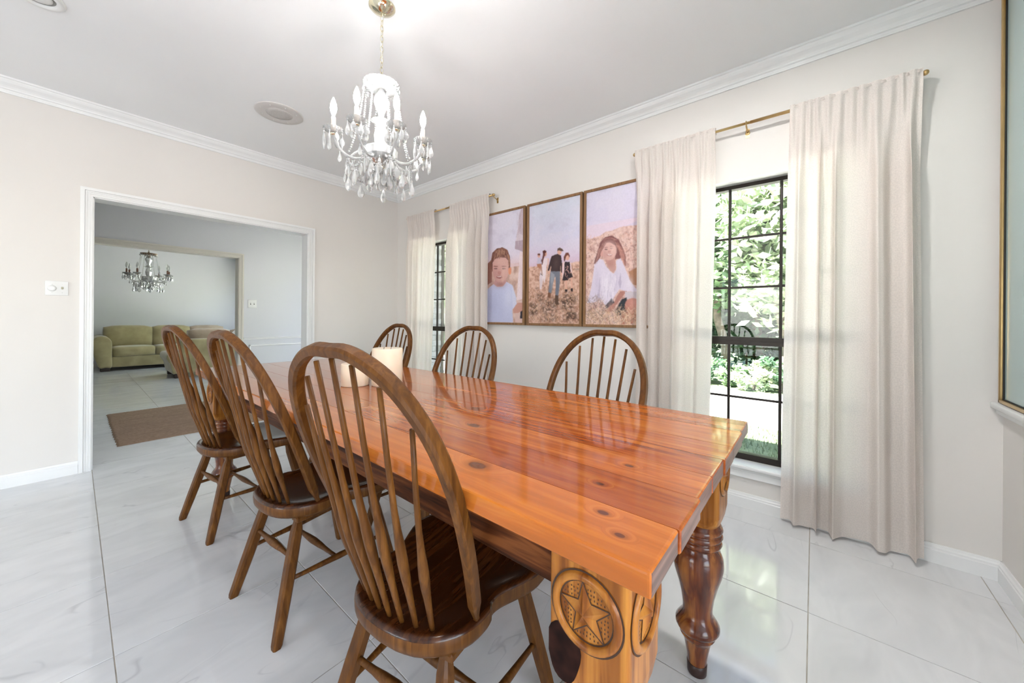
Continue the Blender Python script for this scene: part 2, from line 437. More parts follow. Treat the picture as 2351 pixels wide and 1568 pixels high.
run('baseboard_hall', BB, (1.67, YC, 0), (XH, YC, 0), (0, -1, 0), m_trim2)
run('baseboard_living', BB, (XL, YD, 0), (XH, YD, 0), (0, -1, 0), m_trim2)

def casing(name, x0, x1, zt, y, w, mat, side=-1, depth=0.02, thick=WT):
    """fluted door casing on the wall face plus the jamb lining"""
    mb = MB()
    def strip(u0, u1, d):   # u measured 0 (inner edge) .. w (outer edge)
        a, b = (y-d*1.0, y) if side < 0 else (y, y+d)
        mb.box(x0-u1, x0-u0, a, b, 0, zt+u1); mb.box(x1+u0, x1+u1, a, b, 0, zt+u1)
        mb.box(x0-u0, x1+u0, a, b, zt+u0, zt+u1)
    strip(0.0, w, depth*0.55); strip(0.004, 0.012, depth*0.85); strip(0.018, 0.026, depth*0.72); strip(0.032, 0.040, depth*0.80); strip(w-0.022, w-0.001, depth)
    ob = struct(mb.obj(name, mat))
    j = MB(); j.box(x0-0.001, x0+0.006, y, y+thick, 0, zt); j.box(x1-0.006, x1+0.001, y, y+thick, 0, zt); j.box(x0, x1, y, y+thick, zt-0.006, zt+0.001)
    j.obj('jamb_lining', mat, ob)
    return ob
casing('trim_4', OP_L, OP_R, OP_H, YA, 0.064, m_trim)
casing('trim_5', 0.0915, 1.60, 2.042, YC, 0.066, m_trim2)
# chair rail and panel moulding on the hall wall
run('trim_6', [(0, 0.795), (0.010, 0.795), (0.012, 0.806), (0.024, 0.810), (0.026, 0.818), (0.012, 0.824), (0, 0.826)], (1.666, YC, 0), (XH, YC, 0), (0, -1, 0), m_trim)
pm = MB()
for (x0, x1) in ((1.74, 2.60), (2.68, 3.12)):
    for (a, b, c, d) in ((x0, x1, 0.690, 0.712), (x0, x1, 0.14, 0.162), (x0, x0+0.022, 0.14, 0.712), (x1-0.022, x1, 0.14, 0.712)):
        pm.cbox(a, b, YC-0.016, YC+0.001, c, d, 0.006)
struct(pm.obj('trim_7', m_trim))
# jamb plate of the living room window seen as a pale sliver
wl_ = MB()
for (a, b, c, d) in ((7.2, 7.3, 0.62, 2.38), (11.4, 11.5, 0.62, 2.38), (7.2, 11.5, 2.3, 2.4), (7.2, 11.5, 0.60, 0.70)): wl_.box(XH-0.03, XH+0.001, a, b, c, d)
struct(wl_.obj('window_4', m_trim))

# ------------------------------------------------------------------ glass
def thin_glass(name, tint=(1, 1, 1), refl=0.10):
    M = Mat(name); M.n.remove(M.b)
    tr = M.node('ShaderNodeBsdfTransparent'); tr.inputs[0].default_value = (*tint, 1)
    gl = M.node('ShaderNodeBsdfGlossy'); gl.inputs['Roughness'].default_value = 0.0; gl.inputs['Color'].default_value = (1, 1, 1, 1)
    fr = M.node('ShaderNodeFresnel'); fr.inputs['IOR'].default_value = 1.45
    mx = M.node('ShaderNodeMixShader'); M.link(M.math('MULTIPLY', fr.outputs[0], refl*8), mx.inputs[0])
    M.link(tr.outputs[0], mx.inputs[1]); M.link(gl.outputs[0], mx.inputs[2]); M.link(mx.outputs[0], M.out.inputs['Surface'])
    return M.m
m_glass = thin_glass('window_glass', (0.97, 0.985, 0.975), 0.08)

# ------------------------------------------------------------------ windows
XW = 2.767
def window(n, y0, y1, ym):
    mb = MB()
    fw = 0.040
    a, b = XW-0.005, XW+0.045
    mb.box(a, b, y0, y0+fw, WZ[0]+0.01, WZ[1]); mb.box(a, b, y1-fw, y1, WZ[0]+0.01, WZ[1])
    mb.box(a, b, y0, y1, WZ[1]-0.028, WZ[1]); mb.box(a, b, y0, y1, WZ[0]+0.005, WZ[0]+0.045)
    win = struct(mb.obj('window_%d' % n, m_bronze))
    mr = MB(); mr.box(a-0.006, b-0.02, y0+fw, y1-fw, 1.030, 1.056); mr.box(a-0.012, b-0.012, y0+fw, y1-fw, 1.005, 1.030); mr.obj('meeting_rail', m_bronze, win)
    zs = [WZ[0]+0.045, 0.662, 1.005, 1.056, 1.378, 1.702, WZ[1]-0.028]
    for z in (0.662, 1.378, 1.702): MB().cbox(XW+0.006, XW+0.022, y0+fw, y1-fw, z-0.007, z+0.007, 0.003).obj('muntin', m_bronze, win)
    for y in ym: MB().cbox(XW+0.004, XW+0.024, y-0.008, y+0.008, WZ[0]+0.04, WZ[1]-0.02, 0.003).obj('muntin', m_bronze, win)
    yy = [y0+fw]+sorted(ym)+[y1-fw]
    for (za, zb) in ((zs[0], zs[1]), (zs[1], zs[2]), (zs[3], zs[4]), (zs[4], zs[5]), (zs[5], zs[6])):
        for k in range(len(yy)-1):
            MB().box(XW+0.012, XW+0.015, yy[k], yy[k+1], za, zb).obj('pane', m_glass, win)
    rv = MB()   # plaster reveal
    rv.box(XB-0.001, XB+WT, y0-0.004, y0+0.004, WZ[0], WZ[1]); rv.box(XB-0.001, XB+WT, y1-0.004, y1+0.004, WZ[0], WZ[1]); rv.box(XB-0.001, XB+WT, y0, y1, WZ[1]-0.004, WZ[1]+0.002)
    rv.obj('reveal', m_trim, win)
    sl = MB(); sl.rbox(XB-0.035, XB+0.10, y0-0.05, y1+0.05, WZ[0]-0.018, WZ[0]+0.006, 0.006, 2); sl.obj('window_sill', m_trim, win)
    ap = MB(); ap.cbox(XB-0.016, XB+0.002, y0-0.04, y1+0.04, WZ[0]-0.075, WZ[0]-0.018, 0.004); ap.cbox(XB-0.022, XB+0.002, y0-0.045, y1+0.045, WZ[0]-0.034, WZ[0]-0.018, 0.004); ap.obj('apron_moulding', m_trim, win)
    return win
window(1, W1[0], W1[1], [3.195, 3.47])
window(2, W2[0], W2[1], [0.158, 0.433])
# unseen glazed doors added in the left wall as a way in for daylight
gd = MB()
for y in (0.55, 1.71, 2.87): gd.box(XL-0.10, XL-0.04, y, y+0.08, 0, 2.3)
gd.box(XL-0.10, XL-0.04, 0.55, 2.95, 2.2, 2.3); gd.box(XL-0.10, XL-0.04, 0.55, 2.95, 0, 0.1)
added_door = struct(gd.obj('added_door_3', m_trim))
for (a, b) in ((0.63, 1.71), (1.79, 2.87)): MB().box(XL-0.075, XL-0.071, a, b, 0.1, 2.2).obj('pane', m_glass, added_door)

# glass panel on the near wall
M = Mat('pale_teal_glass'); M.set(Roughness=0.18); M.b.inputs['Specular IOR Level'].default_value = 0.6
M.color(M.ramp(M.noise(M.coords(), 1.2, 2), [(0.3, (0.40, 0.52, 0.51)), (0.7, (0.45, 0.57, 0.55))])); m_teal = M.m
PX0, PX1, PZ0, PZ1 = 0.9, 2.652, 0.806, 2.62
mb = MB()
fwp = 0.016
for (a, b, c, d) in ((PX0, PX1, PZ0, PZ0+fwp), (PX0, PX1, PZ1-fwp, PZ1), (PX0, PX0+fwp, PZ0, PZ1), (PX1-fwp, PX1, PZ0, PZ1)): mb.cbox(a, b, YN, YN+0.022, c, d, 0.003)
gp = empty('glass_panel', ((PX0+PX1)/2, YN, PZ0))
fo = mb.obj('brass_frame', m_brass, gp); fo.matrix_parent_inverse = Matrix.Translation((-(PX0+PX1)/2, -YN, -PZ0))
go = MB().box(PX0+fwp, PX1-fwp, YN+0.001, YN+0.008, PZ0+fwp, PZ1-fwp).obj('glass_sheet', m_teal, gp); go.matrix_parent_inverse = Matrix.Translation((-(PX0+PX1)/2, -YN, -PZ0))
go2 = MB()
for (a, b, c, d) in ((PX0+fwp, PX1-fwp, PZ0+fwp, PZ0+fwp+0.004), (PX1-fwp-0.006, PX1-fwp, PZ0+fwp, PZ1-fwp)): go2.box(a, b, YN+0.006, YN+0.013, c, d)
g3 = go2.obj('gasket', m_black, gp); g3.matrix_parent_inverse = Matrix.Translation((-(PX0+PX1)/2, -YN, -PZ0))
tag(gp, 'tall pale teal glass panel in a thin brass frame at the right edge', 'panel')
lg = MB(); lg.rbox(0.85, XB-0.002, YN, YN+0.040, 0.778, 0.804, 0.006, 2); lg.cbox(0.86, XB-0.002, YN, YN+0.022, 0.752, 0.778, 0.004)
struct(lg.obj('trim_8', m_trim))

# ------------------------------------------------------------------ helpers for things
def under(parent, mb, name, mats, weld=False):
    """child whose mesh is written in world coordinates"""
    o = mb.obj(name, mats, parent, weld)
    pm_ = Matrix.Translation(parent.location) @ parent.rotation_euler.to_matrix().to_4x4()
    o.matrix_parent_inverse = pm_.inverted()
    return o
def sec_tube(mb, pts, sizes, sec, flat, mat=0, T=None, smooth=False):
    """sweep polygon sec (unit a,b pairs) along pts with fixed reference direction flat; sizes per point (a,b)"""
    P = [Vector(p) for p in pts]; m = len(P); n = len(sec); vs = []; fs = []
    for i in range(m):
        t = (P[min(i+1, m-1)]-P[max(i-1, 0)]).normalized(); u = Vector(flat); u = (u-t*u.dot(t)).normalized(); w = t.cross(u)
        sa, sb = sizes[i] if isinstance(sizes[i], (tuple, list)) else (sizes[i], sizes[i])
        for a, b in sec: vs.append(P[i]+u*a*sa+w*b*sb)
    for i in range(m-1):
        for k in range(n): fs.append((i*n+k, i*n+(k+1) % n, (i+1)*n+(k+1) % n, (i+1)*n+k))
    fs.append(tuple(reversed(range(n)))); fs.append(tuple(range((m-1)*n, m*n)))
    mb.add(vs, fs, mat, smooth, T)
CH = 0.62
CHSQ = [(1, CH), (CH, 1), (-CH, 1), (-1, CH), (-1, -CH), (-CH, -1), (CH, -1), (1, -CH)]

# ------------------------------------------------------------------ dining table
TX, TXR, TYN, TYF, TZ, TT = 0.500, 1.456, 0.166, 3.045, 0.826, 0.040
table = tag(empty('dining_table', ((TX+TXR)/2, (TYN+TYF)/2, 0)), 'long amber pine plank dining table on carved turned legs', 'table')
seams = [TX, 0.631, 0.767, 0.893, 1.018, 1.136, 1.298, TXR]
tones = [0.72, 0.22, 0.34, 0.12, 0.22, 0.45, 0.30]
for k in range(len(seams)-1):
    bm = bmesh.new()
    x0, x1 = seams[k]+0.0007, seams[k+1]-0.0007
    y0 = TYN+random.uniform(-0.003, 0.003); y1 = TYF+random.uniform(-0.004, 0.004)
    bmesh.ops.create_cube(bm, size=1)
    for v in bm.verts: v.co = Vector(((x0+x1)/2+v.co.x*(x1-x0), (y0+y1)/2+v.co.y*(y1-y0), TZ-TT/2+v.co.z*TT))
    outer = [e for e in bm.edges if (abs(e.verts[0].co.y-e.verts[1].co.y) < 1e-6) or (k == 0 and all(v.co.x < x0+1e-4 for v in e.verts)) or (k == len(seams)-2 and all(v.co.x > x1-1e-4 for v in e.verts))]
    rest = [e for e in bm.edges if e not in outer]
    bmesh.ops.bevel(bm, geom=outer, offset=0.006, segments=3, affect='EDGES', profile=0.6)
    o = under(table, MB().bm(bm), 'plank', [m_pine, m_endgrain]); o['tone'] = tones[k]
    for pl_ in o.data.polygons:
        if abs(pl_.normal.y) > 0.75: pl_.material_index = 1
LEGS = [(0.627, 0.292), (1.329, 0.292), (0.627, 2.92), (1.329, 2.92)]
LW = 0.0745
zb = TZ-TT
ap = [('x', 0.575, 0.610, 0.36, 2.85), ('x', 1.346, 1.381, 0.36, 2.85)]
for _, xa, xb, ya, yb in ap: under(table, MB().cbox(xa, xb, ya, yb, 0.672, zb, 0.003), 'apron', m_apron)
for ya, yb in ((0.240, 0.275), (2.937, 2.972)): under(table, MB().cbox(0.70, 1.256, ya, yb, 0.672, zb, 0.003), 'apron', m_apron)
# leg: carved block above a turned shaft
LEGPROF = [(0.0255, 0.0), (0.0275, 0.004), (0.0285, 0.035), (0.031, 0.06), (0.040, 0.105), (0.0455, 0.122), (0.052, 0.128), (0.0545, 0.134), (0.050, 0.139), (0.060, 0.146), (0.0665, 0.158), (0.066, 0.168), (0.057, 0.182), (0.048, 0.194), (0.0445, 0.206),
           (0.045, 0.225), (0.050, 0.26), (0.060, 0.30), (0.071, 0.335), (0.0765, 0.365), (0.0745, 0.392), (0.067, 0.412), (0.0585, 0.424), (0.0585, 0.430), (0.068, 0.434), (0.0715, 0.443), (0.068, 0.452), (0.0645, 0.454), (0.0695, 0.457), (0.0735, 0.466), (0.0695, 0.475), (0.066, 0.477), (0.070, 0.480), (0.0735, 0.488), (0.070, 0.497), (0.066, 0.50), (0.064, 0.52)]
bm = bmesh.new()
sq = lambda w, z, n=28, p=6: [(w*math.copysign(abs(math.cos(2*PI*k/n))**(2/p), math.cos(2*PI*k/n)), w*math.copysign(abs(math.sin(2*PI*k/n))**(2/p), math.sin(2*PI*k/n)), z) for k in range(n)]
block = MB(); rings = [sq(0.050, 0.500, p=2.2), sq(0.064, 0.512, p=3), sq(0.0715, 0.530, p=6), sq(LW, 0.556, p=14), sq(LW, 0.66, p=18), sq(LW, zb, p=18)]
nn = 28
block.add([p for r_ in rings for p in r_], [(i*nn+k, i*nn+(k+1) % nn, (i+1)*nn+(k+1) % nn, (i+1)*nn+k) for i in range(len(rings)-1) for k in range(nn)]+[tuple(reversed(range(nn))), tuple(range((len(rings)-1)*nn, len(rings)*nn))], 0, False)
block_me = block.mesh('block', m_blockwood)
shaft_me = MB().lathe(LEGPROF, 32).mesh('shaft', m_legwood)
ferrule_me = MB().lathe([(0.0280, 0.0), (0.0290, 0.002), (0.0305, 0.034), (0.029, 0.036)], 24).mesh('foot_band', plain('charred_foot', (0.03, 0.012, 0.008), 0.4))
# star medallion in the local XZ plane facing -Y
def medallion_meshes():
    r0, r1, zc = 0.0655, 0.0505, 0.676
    ring = MB(); n = 40; prof = [(r0, 0.0), (r0-0.002, 0.005), (r0-0.006, 0.0075), (r1+0.004, 0.0075), (r1+0.001, 0.005), (r1, 0.0)]
    vs = []; fs = []
    for (r_, d) in prof:
        for k in range(n):
            a = 2*PI*k/n; vs.append((r_*math.cos(a), -d, zc+r_*math.sin(a)))
    for i in range(len(prof)-1):
        for k in range(n): fs.append((i*n+k, i*n+(k+1) % n, (i+1)*n+(k+1) % n, (i+1)*n+k))
    ring.add(vs, fs, 0, True)
    star = MB(); pts = []
    for k in range(10):
        a = PI/2+0.12+PI*k/5; r_ = 0.049 if k % 2 == 0 else 0.0205
        pts.append((r_*math.cos(a), -0.0005, zc+r_*math.sin(a)))
    star.add(pts+[(0, -0.0125, zc)], [(k, (k+1) % 10, 10) for k in range(10)])
    groove = MB()
    for rr, w_ in ((r0+0.0012, 0.0016), (r1-0.0006, 0.0016)):
        vs = []
        for k in range(n):
            a = 2*PI*k/n
            for q in (rr-w_, rr+w_): vs.append((q*math.cos(a), -0.0011, zc+q*math.sin(a)))
        groove.add(vs, [(2*k, 2*k+1, (2*k+3) % (2*n), (2*k+2) % (2*n)) for k in range(n)])
    for k in range(10):       # stained creases around the star
        a = Vector(pts[k]); b = Vector(pts[(k+1) % 10]); d = (b-a).normalized(); nrm = Vector((-d.z, 0, d.x))*0.0011
        o_ = Vector((0, -0.0006, 0)); groove.add([a-nrm+o_, b-nrm+o_, b+nrm+o_, a+nrm+o_], [(0, 1, 2, 3)])
    dots = MB()
    rnd = random.Random(3)
    for gx in np.arange(-0.046, 0.047, 0.0062):
        for gz in np.arange(-0.046, 0.047, 0.0072):
            x = gx+rnd.uniform(-.001, .001); z = gz+rnd.uniform(-.001, .001); r_ = math.hypot(x, z)
            if r_ > 0.045 or r_ < 0.018: continue
            a = (math.atan2(z, x)-PI/2-0.12) % (2*PI/5); a = min(a, 2*PI/5-a)
            lim = 0.049*0.0205*math.sin(PI/5)/(0.0205*math.sin(PI/5-a)+0.049*math.sin(a))
            if r_ < lim+0.004: continue
            dots.add([(x-.0009, -.0012, zc+z-.0016), (x+.0009, -.0012, zc+z-.0016), (x+.0009, -.0012, zc+z+.0016), (x-.0009, -.0012, zc+z+.0016)], [(0, 1, 2, 3)])
    return ring.mesh('ring', m_blockwood), star.mesh('star', m_blockwood), groove.mesh('groove', m_carve), dots.mesh('punch_mark', m_carve)
ME_RING, ME_STAR, ME_GROOVE, ME_DOTS = medallion_meshes()
for i, (lx, ly) in enumerate(LEGS):
    lg_ = inst('leg', shaft_me, table, (lx-table.location.x, ly-table.location.y, 0))
    inst('block', block_me, lg_); inst('foot_band', ferrule_me, lg_)
    sx = -PI/2 if lx < 1 else PI/2      # outward faces
    sy = 0.0 if ly < 1 else PI
    for rz in (sx, sy):
        T = Matrix.Rotation(rz, 4, 'Z') @ Matrix.Translation((0, -LW, 0))
        for nm, me in (('carved_ring', ME_RING), ('carved_star', ME_STAR), ('carved_groove', ME_GROOVE), ('punch_mark', ME_DOTS)):
            o = bpy.data.objects.new(nm, me); COL.objects.link(o); o.parent = lg_; o.matrix_local = T
            if nm == 'punch_mark': o['kind'] = 'stuff'
# charred knot on the near leg's block
kn = MB(); pts = []
for k in range(24):
    a = 2*PI*k/24; pts.append((0.627-LW-0.0006, 0.292+0.043+0.034*math.cos(a)*(1+0.1*math.sin(3*a)), 0.585+0.052*math.sin(a)))
pts = [(x, min(y, 0.292+LW-0.001), z) for x, y, z in pts]
kn.add(pts, [tuple(range(24))]); under(table, kn, 'charred_knot', plain('charred_wood', (0.020, 0.007, 0.005), 0.6, var=0.5, scale=40, spec=0.08))

# ------------------------------------------------------------------ Windsor chairs
ZW = [.44, .52, .62, .72, .80, .88, .95, 1.01, 1.055, 1.085, 1.10, 1.112]
WW = [.188, .203, .222, .236, .242, .238, .222, .192, .153, .105, .06, .0]
WW = [w*1.03 for w in WW]
LEAN = -0.263/0.657
fz = lambda z: 0.098+(z-0.455)*LEAN
def make_chair():
    root = empty('windsor_chair')
    # seat
    half = [(-.036, 0), (-.031, .06), (-.012, .118), (.025, .163), (.072, .190), (.118, .1975), (.146, .1955), (.162, .187), (.185, .1855), (.215, .195), (.255, .215), (.305, .236), (.355, .242), (.395, .228), (.418, .185), (.426, .10), (.424, 0)]
    hs = [tuple(p) for p in spline(half, 40)]
    out = hs+[(f, -l) for f, l in reversed(hs[1:-1])]
    n = len(out); c = (0.2, 0.0)
    rings = [(0.90, .404, 0), (0.965, .407, 0), (0.995, .418, 0), (1.0, .432, 0), (0.995, .446, 0), (0.975, .454, 1), (0.93, .4555, 1), (0.80, .449, 1), (0.55, .441, 1), (0.28, .4385, 1)]
    mb = MB(); vs = []
    for s, z, _ in rings:
        for f, l in out: vs.append((c[0]+(f-c[0])*s, (l)*s, z+(0.006*max(0, 1-abs((f-.3)/.12)) * max(0, 1-abs(l)/.12) if s < 0.9 and z > .43 else 0)))
    for i in range(len(rings)-1):
        fs = [(i*n+k, (i+1)*n+k, (i+1)*n+(k+1) % n, i*n+(k+1) % n) for k in range(n)]
        b = len(mb.v)
        for q in fs: mb.f.append(list(q)); mb.m.append(rings[i+1][2]); mb.s.append(True)
    mb.v = [tuple(v) for v in vs]; vs_n = len(mb.v)
    mb.v += [(c[0], 0, .441), (c[0], 0, .404)]
    for k in range(n):
        mb.f.append([(len(rings)-1)*n+k, vs_n, (len(rings)-1)*n+(k+1) % n]); mb.m.append(1); mb.s.append(True)
        mb.f.append([k, (k+1) % n, vs_n+1]); mb.m.append(0); mb.s.append(False)
    mb.obj('seat', [m_oak, m_seat], root)
    # bow
    pl = [(w-0.012 if w > .02 else 0, z-(0 if w > .06 else 0.012)) for w, z in zip(WW, ZW)]
    path = [(l, z) for l, z in pl]+[(-l, z) for l, z in reversed(pl[:-1])]
    path = spline(path, 72)
    pts = [(fz(z), l, z) for l, z in path]
    nrm = Vector((1, 0, -LEAN)).normalized()
    sizes = []
    for i, (l, z) in enumerate(path):
        k = min(1.0, max(0.45, (z-0.435)/0.075)); sizes.append((0.0155*k, 0.0125*k))
    b = MB(); sec_tube(b, pts, sizes, CHSQ, nrm, smooth=False); b.obj('bow', m_oak, root)
    # spindles
    tops = [(0.0, 1.084), (0.060, 1.074), (0.122, 1.034), (0.178, 0.955)]
    for i in range(-3, 4):
        l0 = 0.0385*i; f0 = 0.024*(i/3)**2; lt, zt = tops[abs(i)]; lt = math.copysign(lt, i) if i else 0
        p0 = Vector((f0, l0, 0.448)); p1 = Vector((fz(zt)-0.002, lt, zt))
        prof = [(0, .0055), (.05, .0065), (.12, .0075), (.2, .0088), (.27, .0112), (.33, .0122), (.39, .0112), (.46, .0085), (.55, .0070), (.75, .0062), (1, .0055)]
        s = MB(); s.tube([p0+(p1-p0)*t+Vector((-0.010*math.sin(PI*t), 0, 0)) for t, _ in prof], [r_ for _, r_ in prof], 8); s.obj('spindle', m_oak, root)
    # legs with cleats under the seat
    legs = {}
    for key, foot, top in (('rl', (-.052, .203, 0), (.055, .130, .407)), ('rr', (-.052, -.203, 0), (.055, -.130, .407)), ('fl', (.425, .232, 0), (.335, .165, .407)), ('fr', (.425, -.232, 0), (.335, -.165, .407))):
        a, t = Vector(foot), Vector(top); legs[key] = (a, t)
        prof = [(0, .0135), (.02, .0155), (.3, .0180), (.6, .0190), (.86, .0180), (.93, .0135), (1, .0125)]
        s = MB(); sec_tube(s, [a+(t-a)*q for q, _ in prof], [w for _, w in prof], CHSQ, (1, 0, 0) if key[0] == 'r' else (1, 0, 0))
        for j in range(8): v = list(s.v[j]); v[2] = 0.0; s.v[j] = tuple(v)
        s.obj('leg', m_oak, root)
    for sgn in (-1, 1):
        s = MB(); s.cbox(0.03, 0.36, sgn*0.145-0.022, sgn*0.145+0.022, 0.388, 0.409, 0.004); s.obj('cleat', m_oak, root)
    at = lambda k, z: legs[k][0]+(legs[k][1]-legs[k][0])*(z/0.407)
    def turned(a, b, rmin, rmax, name='stretcher'):
        prof = [(0, rmin), (.12, rmin), (.25, rmin*1.15), (.36, rmax*.85), (.5, rmax), (.64, rmax*.85), (.75, rmin*1.15), (.88, rmin), (1, rmin)]
        s = MB(); s.tube([a+(b-a)*t for t, _ in prof], [r_ for _, r_ in prof], 8); s.obj(name, m_oak, root)
    turned(at('rl', .265), at('rr', .265), .0080, .0145)
    sl, sr = (at('rl', .195), at('fl', .195)), (at('rr', .195), at('fr', .195))
    turned(*sl, .0080, .0125); turned(*sr, .0080, .0125)
    turned(sl[0].lerp(sl[1], .46), sr[0].lerp(sr[1], .46), .0080, .0145)
    return root
chair = make_chair()
GCH = 'bow-back chairs around the dining table'
CHAIRS = [((0.490, 0.780), 8.6, 'brown oak bow-back chair in the foreground, nearest the carved star leg'),
          ((0.497, 1.652), 4.4, 'brown oak bow-back chair, middle one on the near-left side of the table'),
          ((0.478, 2.577), 6.5, 'brown oak bow-back chair beside the jute rug, farthest on the left side'),
          ((1.436, 0.770), 175.0, 'brown oak bow-back chair across the table, below the picture of a seated girl'),
          ((1.436, 1.625), 182.4, 'brown oak bow-back chair across the table, in front of the narrow window gap'),
          ((1.436, 2.440), 180.0, 'brown oak bow-back chair across the table, behind the tall candle')]
for k, ((cx, cy), rot, lab) in enumerate(CHAIRS):
    o = chair if k == 0 else copy_tree(chair)
    o.location = (cx, cy, 0); o.rotation_euler = (0, 0, R(rot)); tag(o, lab, 'chair', GCH)

# ------------------------------------------------------------------ candles
M = Mat('cream_wax'); M.set(Roughness=0.45); M.b.inputs['Subsurface Weight'].default_value = 0.35; M.b.inputs['Subsurface Scale'].default_value = 0.02
M.b.inputs['Subsurface Radius'].default_value = (1.0, 0.6, 0.35)
M.color(M.ramp(M.noise(M.coords(), 9, 3), [(0.3, (0.86, 0.72, 0.56)), (0.7, (0.90, 0.77, 0.62))])); m_wax = M.m
m_wick = plain('burnt_wick', (0.02, 0.015, 0.012), 0.9)
def candle(loc, r_, h, lab):
    c = empty('pillar_candle', loc); tag(c, lab, 'candle', 'pillar candles on the table')
    MB().lathe([(r_-0.004, 0), (r_, 0.004), (r_, h-0.005), (r_-0.002, h-0.001), (r_-0.006, h), (r_*0.75, h-0.004), (r_*0.3, h-0.009), (0.003, h-0.010)], 40).obj('wax_body', m_wax, c)
    for q in (-0.02, 0.02) if r_ > 0.065 else (0,): MB().tube([(q, 0, h-0.012), (q+0.001, 0.001, h-0.002), (q+0.003, 0.001, h+0.006)], 0.0012, 6).obj('wick', m_wick, c)
    return c
candle((1.012, 1.655, TZ), 0.074, 0.185, 'tall wide cream pillar candle on the wooden table')
candle((0.900, 1.760, TZ), 0.066, 0.110, 'shorter cream pillar candle seen through the nearest chair back')

# ------------------------------------------------------------------ chandeliers
M = Mat('cut_crystal'); M.set(Roughness=0.06); M.b.inputs['Transmission Weight'].default_value = 0.68; M.b.inputs['IOR'].default_value = 1.5
M.b.inputs['Specular IOR Level'].default_value = 0.8
M.color(M.ramp(M.noise(M.coords(), 30, 2), [(0.3, (0.90, 0.91, 0.92)), (0.7, (0.97, 0.98, 0.98))])); m_crystal = M.m
M = Mat('dim_crystal'); M.set(Roughness=0.05); M.b.inputs['Transmission Weight'].default_value = 0.75; M.b.inputs['IOR'].default_value = 1.5
M.color(M.ramp(M.noise(M.coords(), 30, 2), [(0.3, (0.80, 0.80, 0.78)), (0.7, (0.92, 0.92, 0.90))])); m_crystal2 = M.m
def emissive(name, col, st):
    M = Mat(name); M.color(M.ramp(M.noise(M.coords(), 5, 1), [(0.2, col), (0.8, col)])); M.set(Emission_Color=(*col, 1)); M.b.inputs['Emission Strength'].default_value = st; return M.m
m_bulb = emissive('lit_bulb_glass', (1.0, 0.98, 0.955), 140.0)
m_bulb_off = plain('frosted_bulb', (0.8, 0.8, 0.78), 0.15, Transmission_Weight=0.5)
m_sleeve = plain('cream_candle_sleeve', (0.72, 0.60, 0.50), 0.4)
m_sleeve2 = plain('brown_candle_sleeve', (0.14, 0.055, 0.03), 0.4)
m_metal2 = plain('aged_bronze', (0.20, 0.13, 0.08), 0.35, 0.8)

def crystal_meshes(mat):
    d = {}
    # pear-shaped faceted drop hanging from z=0 to about -0.062
    d['pear'] = MB().lathe([(0.0008, 0), (0.0045, -0.006), (0.0030, -0.012), (0.0065, -0.022), (0.0115, -0.036), (0.0125, -0.045), (0.0085, -0.055), (0.0015, -0.060)], 8, smooth=False).mesh('crystal_drop', mat)
    d['disc'] = MB().lathe([(0.0008, 0), (0.004, -0.004), (0.0008, -0.008), (0.009, -0.014), (0.0145, -0.025), (0.0125, -0.036), (0.005, -0.043), (0.001, -0.046)], 8, smooth=False).mesh('crystal_drop', mat)
    for v in d['disc'].vertices: v.co.y *= 0.42
    for v in d['pear'].vertices: v.co.y *= 0.62
    d['spear'] = MB().lathe([(0.0008, 0), (0.0035, -0.005), (0.0012, -0.010), (0.0055, -0.030), (0.0045, -0.055), (0.0010, -0.070)], 6, smooth=False).mesh('crystal_drop', mat)
    return d
def bead_string(pts, r_, mat, name, parent, step=None):
    """a strand of small beads along a polyline"""
    P = [Vector(p) for p in pts]; L = [0]
    for a, b in zip(P, P[1:]): L.append(L[-1]+(b-a).length)
    step = step or r_*2.25; n = max(2, int(L[-1]/step)); mb = MB()
    for k in range(n+1):
        s = L[-1]*k/n; i = max(0, min(len(P)-2, next((q for q in range(len(L)-1) if L[q+1] >= s), len(P)-2)))
        t = (s-L[i])/max(1e-6, L[i+1]-L[i]); mb.sphere(P[i].lerp(P[i+1], t), r_, 6, 4, smooth=False)
    return mb.obj(name, mat, parent)
def catenary(a, b, sag, n=9):
    a, b = Vector(a), Vector(b)
    return [a.lerp(b, k/(n-1))-Vector((0, 0, sag*4*(k/(n-1))*(1-k/(n-1)))) for k in range(n)]
def fluted(prof, n, depth, mat_i=0):
    """lathe with scalloped rim; prof (r,z,flute)"""
    mb = MB(); vs = []; fs = []
    for r_, z, fl in prof:
        for k in range(n):
            a = 2*PI*k/n; rr = r_*(1+fl*depth*(1 if k % 2 else -1)); vs.append((rr*math.cos(a), rr*math.sin(a), z))
    for i in range(len(prof)-1):
        for k in range(n): fs.append((i*n+k, i*n+(k+1) % n, (i+1)*n+(k+1) % n, (i+1)*n+k))
    mb.add(vs, fs); return mb

